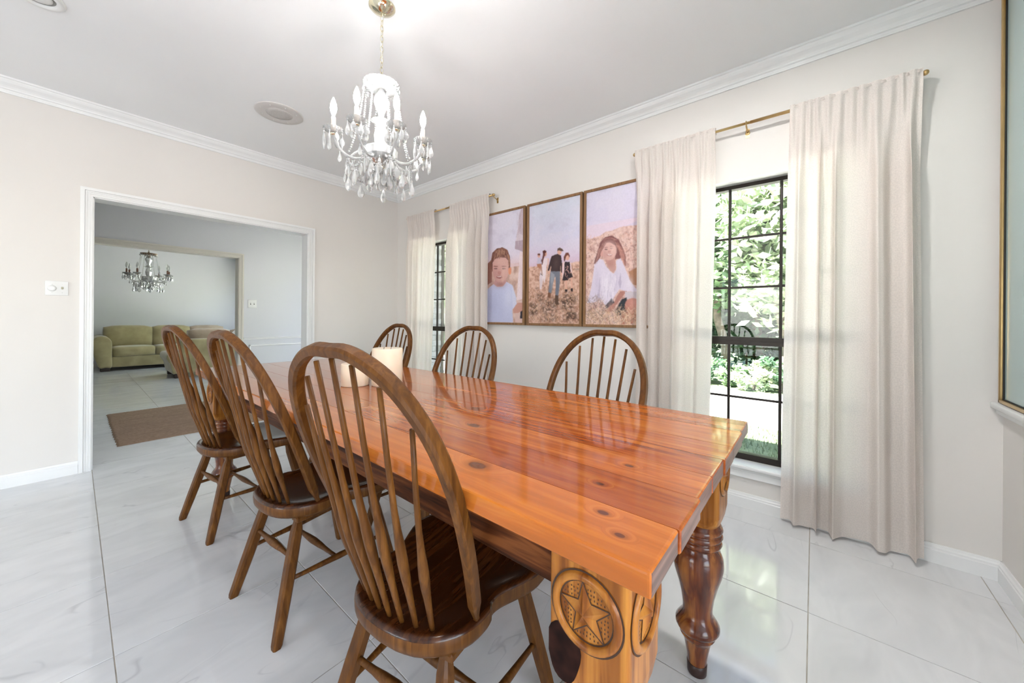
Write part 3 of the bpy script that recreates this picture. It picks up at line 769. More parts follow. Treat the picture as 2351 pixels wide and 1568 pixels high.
def chandelier(loc, angles, low_angles, lit, mats, label, chain_to, S=1.0, power=0.0):
    """loc = point on the axis at z of the bobeches"""
    crystal, metal, sleeve, bulb = mats
    root = empty('chandelier', loc); tag(root, label, 'chandelier')
    cm = crystal_meshes(crystal)
    rnd = random.Random(11)
    Z = lambda z: z   # local z, 0 at bobeche level
    # canopy and chain
    zc = (chain_to-loc[2])/S
    MB().lathe([(0.010, zc-0.034), (0.020, zc-0.030), (0.040, zc-0.022), (0.058, zc-0.010), (0.064, zc-0.003), (0.064, zc)], 32).obj('canopy', metal if power == 0 else m_chrome_brass, root)
    ztop = 0.315
    ch = MB(); k = 0; z = ztop
    while z < zc-0.034:
        pts = []
        for q in range(14):
            a = 2*PI*q/14; x = 0.0075*math.cos(a); zz = 0.017*math.sin(a)+z+0.012
            pts.append((x, 0, zz) if k % 2 == 0 else (0, x, zz))
        ch.tube(pts, 0.0016, 5, closed=True); z += 0.0262; k += 1
    ch.obj('chain', m_chrome_brass if power else metal, root)
    MB().tube([(0.004*math.sin(9*t), 0.004*math.cos(9*t), ztop+(zc-0.034-ztop)*t) for t in np.linspace(0, 1, 30)], 0.0016, 5).obj('cord', m_plastic if power else metal, root)
    # crown dish, stem, bowl
    fluted([(0.012, 0.283, 0), (0.045, 0.277, 0.3), (0.075, 0.288, 1), (0.088, 0.306, 1), (0.084, 0.307, 1), (0.070, 0.294, 1), (0.012, 0.290, 0)], 48, 0.02).obj('crown_dish', crystal if power else metal, root)
    MB().lathe([(0.006, 0.30), (0.008, 0.31), (0.010, 0.318), (0.004, 0.33)], 12).obj('top_finial', m_chrome_brass if power else metal, root)
    fluted([(0.010, 0.285, 0), (0.022, 0.262, .5), (0.034, 0.235, 1), (0.037, 0.215, 1), (0.026, 0.185, 1), (0.016, 0.160, .5), (0.013, 0.145, 0), (0.024, 0.130, .5), (0.020, 0.118, 0)], 24, 0.03).obj('vase_stem', crystal, root)
    fluted([(0.018, 0.118, 0), (0.036, 0.112, 1), (0.050, 0.120, 1), (0.047, 0.121, 1), (0.020, 0.100, 0), (0.028, 0.075, .5), (0.034, 0.045, 1), (0.030, 0.01, 1), (0.022, -0.02, .5), (0.016, -0.03, 0)], 24, 0.03).obj('centre_column', crystal, root)
    fluted([(0.016, -0.028, 0), (0.050, -0.030, .6), (0.078, -0.022, 1), (0.082, -0.030, 1), (0.078, -0.060, 1), (0.060, -0.086, 1), (0.034, -0.100, .6), (0.010, -0.106, 0)], 40, 0.012).obj('bowl', crystal, root)
    MB().lathe([(0.002, -0.128), (0.010, -0.124), (0.011, -0.116), (0.016, -0.112), (0.012, -0.104), (0.004, -0.100)], 16).obj('bottom_nut', m_brass if power else metal, root)
    def drop(parent, kind, p, sc=1.0):
        e = inst('crystal_drop', cm[kind], parent, p, (0, 0, rnd.uniform(0, PI)), (sc, sc, sc)); return e
    tips = []
    for i, a in enumerate(angles):
        ca, sa = math.cos(a), math.sin(a); Rr = 0.22
        path = spline([(0.045, -0.045), (0.085, -0.085), (0.135, -0.098), (0.180, -0.080), (0.208, -0.045), (0.218, -0.010)], 16)
        arm = MB().tube([(r_*ca, r_*sa, z) for r_, z in path], [0.0085-0.003*k/15 for k in range(16)], 8).obj('arm', crystal, root)
        T = Matrix.Translation((Rr*ca, Rr*sa, 0))
        mbb = fluted([(0.008, -0.010, 0), (0.020, -0.008, .4), (0.038, 0.006, 1), (0.044, 0.014, 1), (0.042, 0.0155, 1), (0.020, 0.000, .4), (0.008, 0.0, 0)], 40, 0.03)
        o = mbb.obj('bobeche', crystal, arm); o.matrix_local = T
        o = MB().lathe([(0.010, -0.014), (0.014, -0.010), (0.012, -0.004), (0.006, -0.002)], 14).obj('cup', m_chrome_brass if power else metal, arm); o.matrix_local = T
        o = MB().lathe([(0.0095, 0.0), (0.0100, 0.004), (0.0098, 0.068), (0.006, 0.070)], 16).obj('candle_sleeve', sleeve, arm); o.matrix_local = T
        o = MB().lathe([(0.0055, 0.069), (0.0065, 0.080), (0.0125, 0.095), (0.0148, 0.110), (0.0125, 0.130), (0.0070, 0.148), (0.0022, 0.160)], 16).obj('bulb', bulb[i] , arm); o.matrix_local = T
        for q in range(8):
            b = a+q*PI/4+0.2; p = (Rr*ca+0.041*math.cos(b), Rr*sa+0.041*math.sin(b), 0.006)
            MB().sphere((p[0], p[1], p[2]-0.006), 0.0045, 6, 4, smooth=False).obj('bead', crystal, arm)
            drop(root, rnd.choice(['pear', 'disc', 'disc', 'spear']), (p[0], p[1], p[2]-0.012), 1.1)
        for t in (0.45, 0.72):
            r_, z = path[int(t*15)]; drop(root, 'pear', (r_*ca, r_*sa, z-0.010), 0.9)
        tips.append(Vector((Rr*ca, Rr*sa, 0)))
        # strands from the crown to the arm and swags beneath
        bead_string(catenary((0.080*ca, 0.080*sa, 0.285), (0.150*ca, 0.150*sa, -0.07), 0.05), 0.0052, crystal, 'bead_strand', root)
    for a in low_angles:
        ca, sa = math.cos(a), math.sin(a)
        path = spline([(0.05, -0.05), (0.10, -0.02), (0.150, -0.035), (0.185, -0.075), (0.190, -0.105)], 12)
        MB().tube([(r_*ca, r_*sa, z) for r_, z in path], [0.0075-0.003*k/11 for k in range(12)], 8).obj('scroll_arm', crystal, root)
        for kind, t, sc in (('disc', 0.5, 1.0), ('pear', 0.75, 1.05), ('pear', 1.0, 1.15)):
            r_, z = path[int(t*11)]; drop(root, kind, (r_*ca, r_*sa, z-0.008), sc)
        bead_string(catenary((0.080*ca, 0.080*sa, 0.285), (0.11*ca, 0.11*sa, 0.02), 0.03), 0.0048, crystal, 'bead_strand', root)
    every = sorted([a % (2*PI) for a in list(angles)+list(low_angles)])
    for i, a in enumerate(every):
        b = every[(i+1) % len(every)]; b = b if b > a else b+2*PI; m_ = (a+b)/2
        p = (0.16*math.cos(a), 0.16*math.sin(a), -0.10); q = (0.16*math.cos(b), 0.16*math.sin(b), -0.10)
        bead_string(catenary(p, q, 0.055), 0.0050, crystal, 'bead_strand', root)
        drop(root, 'pear', (0.150*math.cos(m_), 0.150*math.sin(m_), -0.158), 1.4); drop(root, 'disc', (0.115*math.cos(m_), 0.115*math.sin(m_), -0.120), 1.4)
        drop(root, 'spear', (0.150*math.cos(a), 0.150*math.sin(a), -0.112), 1.2)
        bead_string(catenary((0.075*math.cos(a), 0.075*math.sin(a), -0.05), (0.012*math.cos(a), 0.012*math.sin(a), -0.135), 0.02), 0.0045, crystal, 'bead_strand', root)
        drop(root, 'disc', (0.078*math.cos(m_), 0.078*math.sin(m_), -0.080), 1.4); drop(root, 'pear', (0.09*math.cos(a), 0.09*math.sin(a), -0.100), 1.3)
        drop(root, 'pear', (0.045*math.cos(a), 0.045*math.sin(a), -0.135), 1.3)
    drop(root, 'pear', (0, 0, -0.150), 1.3)
    for k in range(10):
        a = 2*PI*k/10; drop(root, 'disc', (0.086*math.cos(a), 0.086*math.sin(a), 0.298), 0.7)
    root.scale = (S, S, S)
    return root
A8 = [R(32+45*k) for k in range(8)]
chandelier((0.985, 1.685, 2.030), [A8[k] for k in (3, 4, 5, 6, 7)], [A8[k] for k in (0, 1, 2)], [1, 1, 1, 1, 0],
           (m_crystal, m_chrome_brass, m_sleeve, [m_bulb, m_bulb, m_bulb, m_bulb, m_bulb_off]), 'lit crystal chandelier hanging on a chain above the dining table', ZC, 1.0, 2.0)
chandelier((0.765, 8.2, 1.80), [R(10+45*k) for k in (0, 1, 3, 4, 5, 7)], [R(10+45*k) for k in (2, 6)], [0]*6,
           (m_crystal2, m_metal2, m_sleeve2, [m_bulb_off]*6), 'unlit crystal chandelier with brown candle sleeves in the far living room', ZC, 1.13, 0.0)
# ------------------------------------------------------------------ curtains
def cloth_mat(name, col):
    M = Mat(name); M.n.remove(M.b)
    uv = M.node('ShaderNodeUVMap'); sp = M.node('ShaderNodeSeparateXYZ'); M.link(uv.outputs[0], sp.inputs[0])
    def band(s, freq, lo):
        f = M.math('FRACT', M.math('MULTIPLY', s, freq)); return M.math('GREATER_THAN', f, lo)
    a = M.math('MULTIPLY', band(sp.outputs[0], 40, 0.45), band(sp.outputs[1], 40, 0.45))     # squares of looser weave
    th = M.math('MULTIPLY', band(sp.outputs[0], 200, 0.70), band(sp.outputs[1], 200, 0.70))
    holes = M.math('MULTIPLY', M.math('MULTIPLY', a, th), 0.55)
    n = M.noise(uv.outputs[0], 160, 0)
    c = M.mix(M.ramp(n, [(0.35, (0, 0, 0)), (0.65, (1, 1, 1))]), tuple(x*0.93 for x in col), col)
    df = M.node('ShaderNodeBsdfDiffuse'); tl = M.node('ShaderNodeBsdfTranslucent')
    M.link(c, df.inputs[0]); M.link(c, tl.inputs[0])
    bp = M.node('ShaderNodeBump'); bp.inputs['Strength'].default_value = 0.35; bp.inputs['Distance'].default_value = 0.002
    M.link(M.math('ADD', n, M.math('MULTIPLY', a, 0.8)), bp.inputs['Height']); M.link(bp.outputs[0], df.inputs['Normal'])
    m1 = M.node('ShaderNodeMixShader'); M.link(M.math('ADD', M.math('MULTIPLY', holes, 0.6), 0.36), m1.inputs[0]); M.link(df.outputs[0], m1.inputs[1]); M.link(tl.outputs[0], m1.inputs[2])
    M.link(m1.outputs[0], M.out.inputs['Surface']); return M.m
m_linen = cloth_mat('ivory_linen', (0.955, 0.885, 0.835))
XR, ZR = 2.605, 2.362
def curtain(name, yt, yb, zbot, nf, seed, label):
    """yt/yb: (start,end) along Y at rod and hem; nf main folds"""
    rn = np.random.RandomState(seed); nc, nr = 170, 64
    u = np.linspace(0, 1, nc)
    # irregular fold phase
    ph = np.cumsum(0.25+1.5*rn.rand(nf*2+4)); ph = (ph-ph[0])/(ph[-1]-ph[0])*nf
    kk = np.linspace(0, 1, len(ph)); phase = np.interp(u, kk, ph); phase = np.convolve(np.pad(phase, 12, mode='reflect', reflect_type='odd'), np.ones(13)/13, 'same')[12:-12]*2*PI+rn.rand()*6
    am = np.interp(u, np.linspace(0, 1, nf+3), 0.35+1.0*rn.rand(nf+3))
    phg = np.cumsum(0.5+rn.rand(40)); phg = (phg-phg[0])/(phg[-1]-phg[0])*(nf*2.4); gather = np.interp(u, np.linspace(0, 1, 40), phg)*2*PI
    verts = []; uvs = []
    for j in range(nr):
        t = (j/(nr-1)); t = t**1.25
        z = (ZR+0.022)*(1-t)+zbot*t
        ya = yt[0]*(1-t)+yb[0]*t; yb_ = yt[1]*(1-t)+yb[1]*t
        k = min(1, t/0.22); k = k*k*(3-2*k); drift = 0.35*math.sin(2.2*t+seed)*t
        main = np.sin(phase+drift)+0.35*np.sin(2*phase+1.3+seed)
        x = (0.015+0.030*k)*am*main*k + 0.0075*np.sin(gather)*(1-0.85*k)
        if t < 0.03: x = 0.018+0.004*np.sin(gather)          # pocket in front of the rod
        elif t < 0.07: x = x+0.018*(0.07-t)/0.04
        y = ya+(yb_-ya)*u+0.012*k*np.cos(phase+drift)*am*np.sign(yb_-ya)
        hem = 0.006*np.sin(phase*0.7+seed)*max(0, (t-0.9)*10)
        for i in range(nc):
            verts.append((XR-x[i], y[i], z+hem[i])); uvs.append((u[i]*1.25*abs(yt[1]-yt[0])*1.6, z))
    faces = [(j*nc+i, j*nc+i+1, (j+1)*nc+i+1, (j+1)*nc+i) for j in range(nr-1) for i in range(nc-1)]
    me = bpy.data.meshes.new(name); me.from_pydata(verts, [], faces); me.materials.append(m_linen)
    uvl = me.uv_layers.new(name='UVMap'); li = np.empty(len(me.loops), int); me.loops.foreach_get('vertex_index', li)
    uvl.data.foreach_set('uv', np.array(uvs)[li].ravel()); me.polygons.foreach_set('use_smooth', [True]*len(faces)); me.update()
    o = bpy.data.objects.new('curtain', me); COL.objects.link(o)
    tag(o, label, 'curtain', 'ivory linen curtains')
    # back of the rod pocket
    b = MB(); vs = []; hn = 6
    for i in range(nc):
        yv = yt[0]+(yt[1]-yt[0])*u[i]; gx = 0.003*math.sin(gather[i])
        for q in range(hn):
            a = -0.2+q/(hn-1)*(PI+0.4); vs.append((XR+gx-0.017*math.cos(a), yv, ZR+0.006+0.018*math.sin(a) if a < PI else ZR+0.006-0.02*(a-PI)/0.2))
    b.add(vs, [(i*hn+q, (i+1)*hn+q, (i+1)*hn+q+1, i*hn+q+1) for i in range(nc-1) for q in range(hn-1)], 0, True)
    p = b.obj('rod_pocket', m_linen, o)
    p.data.uv_layers.new(name='UVMap')
    return o
curtain('curtain', (0.112, -0.395), (0.135, -0.425), 0.018, 5, 3, 'ivory linen curtain at the right side of the wide window, floor length')
curtain('curtain', (1.005, 0.487), (1.000, 0.530), 0.030, 5, 5, 'ivory linen curtain between the seated girl picture and the wide window')
curtain('curtain', (3.040, 2.455), (3.03, 2.455), 0.030, 6, 8, 'ivory linen curtain overlapping the picture of a boy')
curtain('curtain', (3.825, 3.295), (3.80, 3.40), 0.030, 5, 12, 'ivory linen curtain in the room corner left of the narrow window')
def rod(y0, y1, mids, label):
    r_ = tag(empty('curtain_rod', (XB, (y0+y1)/2, ZR)), label, 'curtain rod', 'brass curtain rods')
    under(r_, MB().tube([(XR, y0, ZR), (XR, (y0+y1)/2, ZR)], 0.0095, 14), 'outer_tube', m_brass)
    under(r_, MB().tube([(XR, (y0+y1)/2-0.02, ZR), (XR, y1, ZR)], 0.0078, 14), 'inner_tube', m_brass)
    for y in (y0, y1): under(r_, MB().sphere((XR, y, ZR), 0.013, 12, 8), 'finial', m_brass)
    for y in [y0+0.012, y1-0.012]+mids:
        b = MB(); b.tube([(XB-0.003, y, ZR-0.030), (XB-0.025, y, ZR-0.026), (XR+0.004, y, ZR-0.012)], 0.0045, 8)
        b.lathe([(0.013, 0.0), (0.013, 0.003), (0.010, 0.005)], 14, T=Matrix.Translation((XB-0.001, y, ZR-0.032)) @ Matrix.Rotation(-PI/2, 4, 'Y'))
        b.box(XB-0.004, XB-0.0005, y-0.010, y+0.010, ZR-0.062, ZR-0.008)
        b.tube([(XR+0.012*math.cos(a), y, ZR+0.012*math.sin(a)) for a in np.linspace(0.2, 2*PI+0.2, 13)], 0.003, 6)
        under(r_, b, 'bracket', m_brass)
rod(-0.405, 1.012, [0.325], 'brass curtain rod over the wide window')
rod(2.405, 3.835, [3.055], 'brass curtain rod over the narrow window by the corner')

# ------------------------------------------------------------------ framed photographs (flat print painted on a fine grid)
NU, NV = 150, 310
gu, gv = np.meshgrid(np.linspace(0, 1, NU), np.linspace(0, 1, NV))
def smooth_noise(fx, fy, seed, octv=3):
    rn = np.random.RandomState(seed); out = np.zeros((NV, NU)); a = 1.0; tot = 0
    for o in range(octv):
        gx, gy = int(fx*2**o)+2, int(fy*2**o)+2; g = rn.rand(gy, gx)
        X = gu*(gx-1.001); Y = gv*(gy-1.001); xi = X.astype(int); yi = Y.astype(int); tx = X-xi; ty = Y-yi
        tx = tx*tx*(3-2*tx); ty = ty*ty*(3-2*ty)
        out += a*((g[yi, xi]*(1-tx)+g[yi, xi+1]*tx)*(1-ty)+(g[yi+1, xi]*(1-tx)+g[yi+1, xi+1]*tx)*ty); tot += a; a *= 0.55
    return out/tot
def S(*c):   # sRGB 0-255 to linear
    c = np.array(c)/255.0; return np.where(c <= 0.04045, c/12.92, ((c+0.055)/1.055)**2.4)
class Print:
    def __init__(self, conv): self.img = np.zeros((NV, NU, 3)); self.conv = conv
    def mixc(self, mask, col):
        m = np.clip(mask, 0, 1)[..., None]; self.img = self.img*(1-m)+np.asarray(col)*m
    def poly(self, pts, col, soft=0.0, al=1.0):
        q = [self.conv(*p) for p in pts]; ins = np.zeros((NV, NU), bool); n = len(q)
        for i in range(n):
            (x0, y0), (x1, y1) = q[i], q[(i+1) % n]
            c = ((y0 > gv) != (y1 > gv)); xx = (x1-x0)*(gv-y0)/((y1-y0) if abs(y1-y0) > 1e-9 else 1e-9)+x0; ins ^= c & (gu < xx)
        m = ins.astype(float)*al
        self.mixc(m, col)
    def ell(self, c, rx, ry, col, al=1.0, rot=0.0):
        """c and radii in trace units; drawn via a polygon"""
        pts = []
        for k in range(28):
            a = 2*PI*k/28; dx, dy = rx*math.cos(a), ry*math.sin(a); pts.append((c[0]+dx*math.cos(rot)-dy*math.sin(rot), c[1]+dx*math.sin(rot)+dy*math.cos(rot)))
        self.poly(pts, col, al=al)
    def glow(self, c, rx, ry, col, al):
        q = self.conv(*c); q2 = self.conv(c[0]+rx, c[1]+ry); d = ((gu-q[0])/max(1e-6, abs(q2[0]-q[0])))**2+((gv-q[1])/max(1e-6, abs(q2[1]-q[1])))**2
        self.mixc(np.exp(-1.6*d)*al, col)
    def strands(self, pts, cols, n, seed, ln=26, sway=0.25):
        '''hair or cloth strokes that follow a polyline bundle (trace units)'''
        rn = np.random.RandomState(seed); P = [np.array(p_, float) for p_ in pts]
        for _ in range(n):
            off = rn.normal(size=2)*np.array([ln*0.35, ln*0.12]); c = np.asarray(cols[rn.randint(len(cols))]); t0 = rn.rand()*0.7; t1 = t0+0.15+0.25*rn.rand()
            for t in np.linspace(t0, min(1, t1), 22):
                k = t*(len(P)-1); i = min(int(k), len(P)-2); pt = P[i]+(P[i+1]-P[i])*(k-i)+off*(1+sway*t)
                u, v = self.conv(pt[0], pt[1]); j = int(u*(NU-1)); i2 = int(v*(NV-1))
                if 0 <= i2 < NV and 0 <= j < NU: self.img[i2, j] = self.img[i2, j]*0.45+c*0.55
    def shade(self, k=0.03, seed=1):
        b = np.pad(self.img, ((1, 1), (1, 1), (0, 0)), mode='edge'); self.img = sum(b[1+dy:1+dy+NV, 1+dx:1+dx+NU]*w for dx, dy, w in ((0, 0, .36), (1, 0, .11), (-1, 0, .11), (0, 1, .11), (0, -1, .11), (1, 1, .05), (-1, 1, .05), (1, -1, .05), (-1, -1, .05)))
        n = smooth_noise(60, 120, seed, 2)-0.5; self.img = np.clip(self.img*(1+2*k*n[..., None]), 0, 1)
m_print = Mat('photo_print'); m_print.set(Roughness=0.5); m_print.b.inputs['Specular IOR Level'].default_value = 0.2
an = m_print.node('ShaderNodeAttribute'); an.attribute_name = 'print'; m_print.color(an.outputs['Color']); m_print = m_print.m
def sky(p, top, mid, low, hz, seed):
    t = np.clip(gv/hz, 0, 1)[..., None]
    p.img[:] = np.where(t < 0.6, top+(mid-top)*(t/0.6), mid+(low-mid)*((t-0.6)/0.4))
    cl = smooth_noise(3, 9, seed, 4); p.mixc(np.clip((cl-0.52)*2.2, 0, .35), S(222, 214, 226)); p.mixc(np.clip((0.40-cl)*2.5, 0, .3), S(186, 176, 196))
def field(p, hz, seed, light_=S(222, 188, 172), mid=S(194, 150, 130), dark=S(120, 90, 78), grad=True, f=(26, 60)):
    n = smooth_noise(*f, seed, 3); w = smooth_noise(7, 16, seed+1, 3)
    c = mid+(light_-mid)*np.clip((n-0.35)*2.6, 0, 1)[..., None]
    c = c+(dark-c)*np.clip((0.40-n)*3, 0, .8)[..., None]*(0.4+0.9*w[..., None])
    p.mixc((gv > hz+0.015*(smooth_noise(12, 3, seed+2, 2)-0.5)).astype(float), c)
def tufts(p, region, n, seed, cols, ln=(0.02, 0.05)):
    """short straw strokes inside u,v region"""
    rn = np.random.RandomState(seed)
    for _ in range(n):
        u0 = rn.uniform(region[0], region[1]); v0 = rn.uniform(region[2], region[3]); a = rn.uniform(-1.3, 1.3); L = rn.uniform(*ln); c = cols[rn.randint(len(cols))]
        for t in np.linspace(0, 1, 9):
            i = int((v0-L*math.cos(a)*t)*(NV-1)); j = int((u0+L*2*math.sin(a)*t)*(NU-1))
            if 0 <= i < NV and 0 <= j < NU: p.img[i, j] = p.img[i, j]*0.25+np.asarray(c)*0.75
def picture(y1, img, label):
    """y1: the left (far) edge in Y; picture hangs on the window wall"""
    w_, z0, z1, fw_, dp = 0.565, 1.100, 2.201, 0.021, 0.040
    y0 = y1-w_; o = tag(empty('framed_photo', (XB, (y0+y1)/2, z0)), label, 'picture', 'framed photographs on the window wall')
    for (a, b, c, d) in ((y0, y1, z0, z0+fw_), (y0, y1, z1-fw_, z1)): under(o, MB().cbox(XB-dp, XB-0.002, a, b, c, d, 0.002), 'frame_rail', m_frame)
    for (a, b) in ((y0, y0+fw_), (y1-fw_, y1)): under(o, MB().cbox(XB-dp, XB-0.002, a, b, z0+fw_, z1-fw_, 0.002), 'frame_stile', m_frame)
    yy = np.linspace(y1-fw_, y0+fw_, NU); zz_ = np.linspace(z1-fw_, z0+fw_, NV); xp = XB-dp+0.010
    V = [(xp, y, z) for z in zz_ for y in yy]; F = [(j*NU+i, (j+1)*NU+i, (j+1)*NU+i+1, j*NU+i+1) for j in range(NV-1) for i in range(NU-1)]
    mb = MB(); mb.v = V; mb.f = F; mb.m = [0]*len(F); mb.s = [False]*len(F)
    pr = under(o, mb, 'photo_print', m_print)
    at = pr.data.color_attributes.new('print', 'FLOAT_COLOR', 'POINT'); at.data.foreach_set('color', np.concatenate([img.reshape(-1, 3), np.ones((NU*NV, 1))], 1).ravel())
    under(o, MB().box(XB-0.012, XB-0.003, y0+0.01, y1-0.01, z0+0.01, z1-0.01), 'backing_board', m_frame_side)
    return o
SK = S(216, 168, 150)
# centre: family of five walking in a dry field
def c2(x, y): u = (x-457)/433.0; t = 375-107*u; return (u*0.98+0.02*u*u, (y-t)/(1416-t))
p = Print(c2); sky(p, S(214, 216, 230), S(206, 202, 222), S(214, 190, 208), 0.52, 21); field(p, 0.515, 31)
p.mixc(np.clip((gv-0.47)*12, 0, 1)*(gv < 0.52)*0.6, S(206, 178, 196))
for (cx, cy, rx, ry, dk) in ((500, 1290, 60, 75, .9), (640, 1270, 95, 90, .75), (800, 1220, 75, 100, .95), (820, 1350, 70, 60, .9), (560, 1190, 40, 60, .7), (640, 1370, 90, 40, .6), (700, 1220, 40, 60, .7), (870, 920, 25, 30, .5), (535, 1110, 20, 20, .5)):
    q = p.conv(cx, cy); d = ((gu-q[0])/(rx/433))**2+((gv-q[1])/(ry/1080))**2; n = smooth_noise(40, 90, int(cx), 2); p.mixc(np.clip(1.25-d, 0, 1)*np.clip((n-0.28)*3, 0, 1)*dk, S(74, 58, 48))
tufts(p, (0, 1, 0.72, 1.0), 500, 4, [S(208, 168, 138), S(120, 92, 74), S(170, 130, 104)], (0.01, 0.03))
# mother carrying toddler
p.poly([(600, 830), (575, 900), (555, 1000), (560, 1110), (575, 1112), (590, 1010), (600, 1060), (612, 1000), (618, 905), (636, 835)], S(226, 210, 214))
p.ell((603, 793), 17, 26, SK); p.poly([(585, 800), (583, 770), (600, 760), (618, 770), (612, 785), (598, 790), (592, 830), (585, 890), (574, 890), (580, 840)], S(92, 48, 44))
p.poly([(625, 830), (640, 840), (636, 900), (640, 965), (632, 965), (626, 900)], S(218, 182, 172))
p.ell((549, 812), 13, 18, S(206, 158, 146)); p.ell((549, 800), 14, 10, S(110, 66, 56)); p.poly([(535, 835), (565, 832), (575, 880), (560, 905), (532, 895)], S(196, 188, 206)); p.poly([(530, 885), (570, 880), (580, 920), (560, 925), (535, 910)], S(176, 120, 92)); p.poly([(562, 910), (575, 905), (588, 985), (575, 980)], S(172, 124, 104)); p.poly([(563, 965), (586, 985), (585, 995), (566, 978)], S(60, 40, 40))
# father
p.poly([(690, 800), (712, 793), (742, 808), (750, 880), (752, 960), (742, 962), (738, 900), (735, 950), (655, 955), (658, 900), (640, 950), (628, 942), (645, 870), (660, 815)], S(66, 50, 52))
p.ell((727, 775), 18, 25, SK); p.poly([(708, 770), (712, 745), (730, 736), (750, 748), (764, 768), (748, 770), (722, 762)], S(96, 74, 66))
p.poly([(652, 950), (735, 950), (735, 1040), (722, 1165), (695, 1165), (700, 1050), (693, 990), (675, 1060), (660, 1150), (636, 1140), (645, 1040)], S(118, 122, 134)); p.poly([(655, 952), (690, 980), (672, 1060), (655, 1050)], S(150, 152, 162))
p.poly([(634, 1135), (660, 1145), (655, 1190), (630, 1180)], S(122, 84, 64)); p.poly([(692, 1160), (722, 1165), (724, 1250), (695, 1240)], S(92, 70, 58)); p.ell((640, 960), 12, 14, SK); p.ell((745, 975), 10, 16, SK)
# daughter
p.ell((792, 822), 18, 28, SK); p.poly([(768, 860), (762, 820), (778, 785), (800, 782), (812, 808), (808, 830), (800, 806), (786, 806), (778, 830), (774, 862)], S(116, 66, 56))
p.poly([(770, 865), (812, 862), (815, 930), (838, 1000), (808, 1010), (790, 1035), (752, 1030), (768, 950)], S(52, 42, 46)); p.poly([(755, 868), (770, 862), (766, 960), (752, 1010), (750, 940)], S(226, 200, 202)); p.poly([(812, 862), (822, 880), (830, 960), (822, 960), (815, 900)], S(226, 200, 202))
rn = np.random.RandomState(2)
for _ in range(28): p.ell((rn.uniform(768, 825), rn.uniform(900, 1015)), 2.6, 3.6, S(206, 158, 150))
p.poly([(776, 1030), (790, 1030), (790, 1115), (780, 1115)], SK); p.poly([(818, 1008), (832, 1000), (834, 1105), (824, 1105)], SK); p.poly([(775, 1110), (794, 1110), (794, 1132), (776, 1132)], S(50, 40, 42)); p.poly([(820, 1100), (838, 1100), (838, 1128), (822, 1128)], S(50, 40, 42))
p.glow((700, 880), 30, 80, S(92, 72, 70), 0.5); p.glow((665, 1060), 16, 80, S(152, 156, 166), 0.6); p.glow((712, 1080), 12, 80, S(96, 98, 112), 0.5); p.glow((590, 960), 20, 90, S(240, 228, 230), 0.5); p.glow((570, 1050), 12, 70, S(198, 178, 186), 0.5)
p.strands([(610, 780), (588, 830), (580, 885)], [S(126, 74, 64), S(70, 36, 34)], 40, 180, 10); p.strands([(800, 790), (772, 820), (768, 858)], [S(150, 92, 76), S(90, 50, 44)], 30, 181, 8)
p.shade(0.05, 5); picture(2.022, p.img, 'centre framed photo: family of five walking in a dry field')
# left: boy in a pale blue shirt
def c1(x, y): u = 0.22+(x-105)/283.0*0.78; t = 458-60*(x-105)/283.0; return (u, (y-t)/(1412-t))
p = Print(c1); sky(p, S(220, 214, 228), S(214, 208, 224), S(222, 204, 214), 0.5, 41); field(p, 0.47, 51, S(222, 194, 184), S(198, 162, 148), S(150, 118, 104), f=(10, 16))
p.mixc(np.clip((gv-0.40)*10, 0, 1)*(gv < 0.50), S(222, 196, 200))
p.poly([(365, 405), (390, 400), (388, 780), (350, 765), (318, 760), (335, 620)], S(198, 180, 190)); p.poly([(322, 690), (388, 680), (388, 785), (350, 768), (318, 758)], S(176, 156, 168)); p.poly([(345, 615), (388, 640), (388, 680), (322, 690)], S(214, 200, 208))
p.poly([(360, 780), (388, 790), (388, 1200), (335, 1215), (345, 1050), (352, 960)], S(228, 208, 212)); p.poly([(330, 1210), (388, 1215), (388, 1412), (325, 1412)], S(214, 184, 178)); p.poly([(368, 1300), (388, 1290), (388, 1375), (365, 1375)], S(52, 48, 56))
p.poly([(105, 1090), (140, 1065), (250, 1050), (300, 1080), (330, 1180), (335, 1255), (300, 1290), (308, 1412), (90, 1412), (60, 1412), (60, 1130)], S(192, 194, 222)); p.poly([(300, 1085), (332, 1190), (336, 1255), (305, 1290), (300, 1200)], S(206, 206, 228))
p.poly([(305, 1290), (345, 1235), (388, 1235), (388, 1300), (350, 1325), (310, 1325)], S(196, 146, 132)); p.poly([(130, 1070), (160, 1000), (232, 1010), (248, 1050), (215, 1092), (165, 1095)], S(196, 150, 144))
p.ell((195, 925), 76, 130, S(206, 162, 154)); p.ell((276, 950), 14, 36, S(222, 146, 112)); p.poly([(110, 960), (105, 860), (118, 790), (160, 750), (210, 742), (255, 765), (277, 830), (280, 920), (266, 930), (262, 860), (240, 835), (180, 830), (140, 850), (122, 880), (120, 960)], S(120, 80, 72)); p.ell((200, 780), 60, 32, S(134, 92, 80))
for ex in (150, 225): p.ell((ex, 932), 17, 6, S(96, 74, 72)); p.ell((ex, 912), 22, 5, S(140, 98, 88))
p.ell((185, 968), 16, 14, S(190, 138, 130)); p.ell((183, 1008), 28, 12, S(140, 74, 74)); p.ell((183, 1003), 20, 5, S(226, 206, 204)); p.ell((215, 1000), 14, 60, S(222, 184, 174), 0.35)
p.poly([(60, 900), (112, 850), (118, 1050), (60, 1090)], S(150, 104, 92))
for q in range(7): p.strands([(135+18*q, 858-4*q), (150+14*q, 800), (175+10*q, 755)], [S(150, 108, 92), S(92, 58, 52), S(182, 138, 116)], 26, 140+q, 20)
p.strands([(112, 950), (112, 880), (125, 810)], [S(92, 58, 52), S(140, 98, 84)], 40, 150, 14); p.strands([(270, 910), (270, 850), (255, 790)], [S(120, 80, 70), S(190, 140, 110)], 40, 151, 12)
